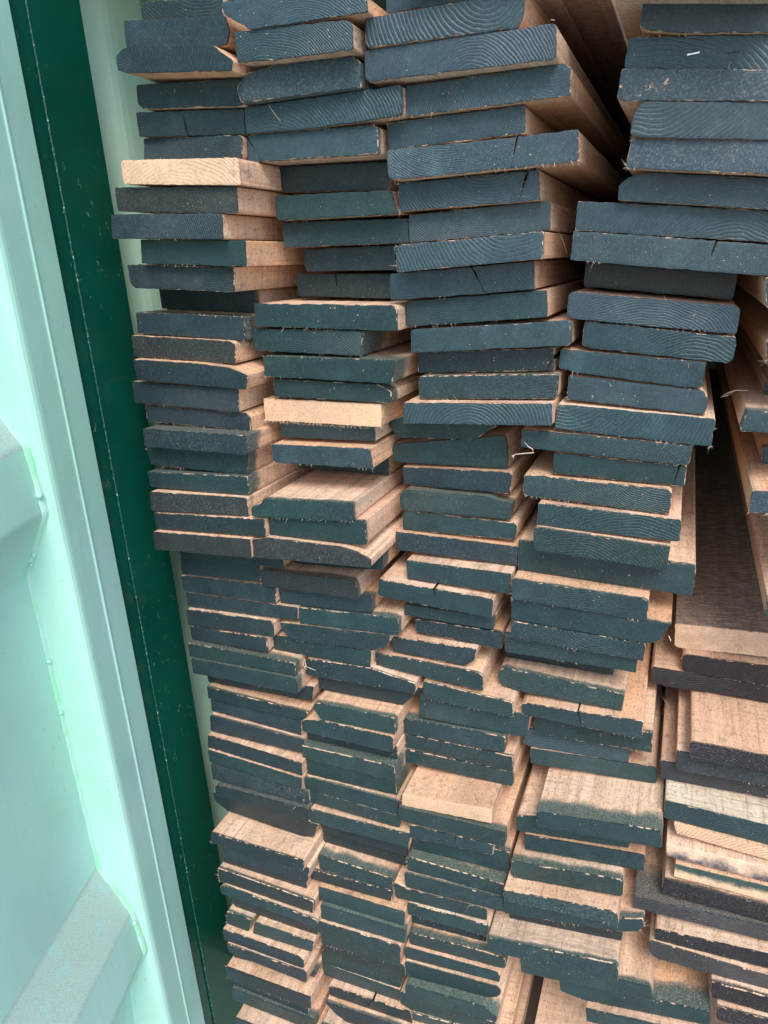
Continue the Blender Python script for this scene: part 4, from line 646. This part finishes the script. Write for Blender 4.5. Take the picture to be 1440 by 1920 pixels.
rim = [(0, -.052), (0, -.0012), (.0012, 0), (.050, 0), (.0525, .0004), (.0545, .0016), (.0575, .0016), (.0595, .0003), (.062, 0), (.106, 0), (.111, -.0006), (.1155, -.0025), (.1185, -.006), (.1205, -.012), (.1265, -.080), (.09, -.080), (.09, -.052)]
ro = extrude(rim, .06, Z1+.10, True, MINT, 'door_frame')
ZP = [(Z1-H-.03, -.058), (.63, -.058), (.54, -.026), (.44, -.026), (.36, -.058)] + [(-0.1304, -0.058), (-0.1895, -0.021), (-0.2813, -0.015), (-0.3677, -0.058), (-0.8781, -0.058), (-0.9694, -0.019), (-1.0615, -0.012), (-1.1422, -0.05)] + [(Z0-H+.02, -.058)]
def bend(prev, at, nxt, rad=.0055):
    """rounded press bend between two flats of the panel"""
    p, q, s = Vector(prev), Vector(at), Vector(nxt); ra = min(rad, .4*(p-q).length); rb = min(rad, .4*(s-q).length)
    p0 = q+(p-q).normalized()*ra; p2 = q+(s-q).normalized()*rb
    return [tuple((1-t)**2*p0+2*t*(1-t)*q+t*t*p2) for t in (0, .25, .5, .75, 1)]
BENDS = [[ZP[0]]]+[bend(ZP[k-1], ZP[k], ZP[k+1]) for k in range(1, len(ZP)-1)]+[[ZP[-1]]]
PROF = [p for bnd in BENDS for p in bnd]
for k, (a, b) in enumerate(zip(ZP, ZP[1:])):
    up = b[1] > a[1]+.012; dn = b[1] < a[1]-.012
    pts = (BENDS[k] if up or dn else BENDS[k][-1:])+(BENDS[k+1] if up or dn else BENDS[k+1][:1])
    bm = bmesh.new(); nx = 14; rows = []
    fine = []
    for (za, na), (zb, nb) in zip(pts, pts[1:]):
        fine += [(za, na)]
    fine.append(pts[-1])
    for z, n in fine: rows.append([bm.verts.new(dp(.1225+.9975*j/nx, n, H+z)) for j in range(nx+1)])
    for ra, rb in zip(rows, rows[1:]):
        for j in range(nx): bm.faces.new((ra[j], ra[j+1], rb[j+1], rb[j]))
    o = child('sloped_rib_side' if up or dn else ('raised_rib' if a[1] > -.05 else 'flat_panel'), bm, GRIT if up else MINT, door)
    for p in o.data.polygons: p.use_smooth = True
# sealant bead in the corner of frame and panel
bm = bmesh.new(); rnd = random.Random(9); path = []
for a, b in zip(PROF, PROF[1:]):
    k = max(1, int(abs(a[0]-b[0])/.006))
    for j in range(k): t = j/k; path.append((a[0]+(b[0]-a[0])*t, a[1]+(b[1]-a[1])*t))
prev = None
for z, n in path:
    ph = z*90; wdt = .0028+.0007*math.sin(ph)+.0005*math.sin(ph*2.7); hgt = .0016+.0004*math.sin(ph*1.6)
    ring = [bm.verts.new(dp(u, nn, H+z)) for u, nn in ((.1205, n+hgt+.0030), (.1245, n+hgt+.002), (.1265+wdt*.5, n+hgt), (.1265+wdt, n-.0002))]
    if prev:
        for j in range(3): bm.faces.new((prev[j], prev[j+1], ring[j+1], ring[j]))
    prev = ring
child('sealant_bead', bm, BEAD, door)
for z, r_ in ((-.255, .0042), (-.338, .003), (-.352, .0026), (-.50, .0032), (-.585, .003), (-.99, .0032)):
    n = next((na+(nb-na)*(z-za)/(zb-za)) for (za, na), (zb, nb) in zip(ZP, ZP[1:]) if zb <= z <= za)
    bm = bmesh.new(); bmesh.ops.create_uvsphere(bm, u_segments=12, v_segments=8, radius=r_); bmesh.ops.translate(bm, verts=bm.verts, vec=dp(.129, n+.003, H+z))
    so = child('sealant_drop', bm, BEAD, door)
    for p in so.data.polygons: p.use_smooth = True
# ------------------------------------------------------------------ ground outside
bm = bmesh.new(); bmesh.ops.create_grid(bm, x_segments=8, y_segments=8, size=60)
go = bmobj('ground', bm, CONC, None, (0, 0, -.15)); go['kind'] = 'structure'
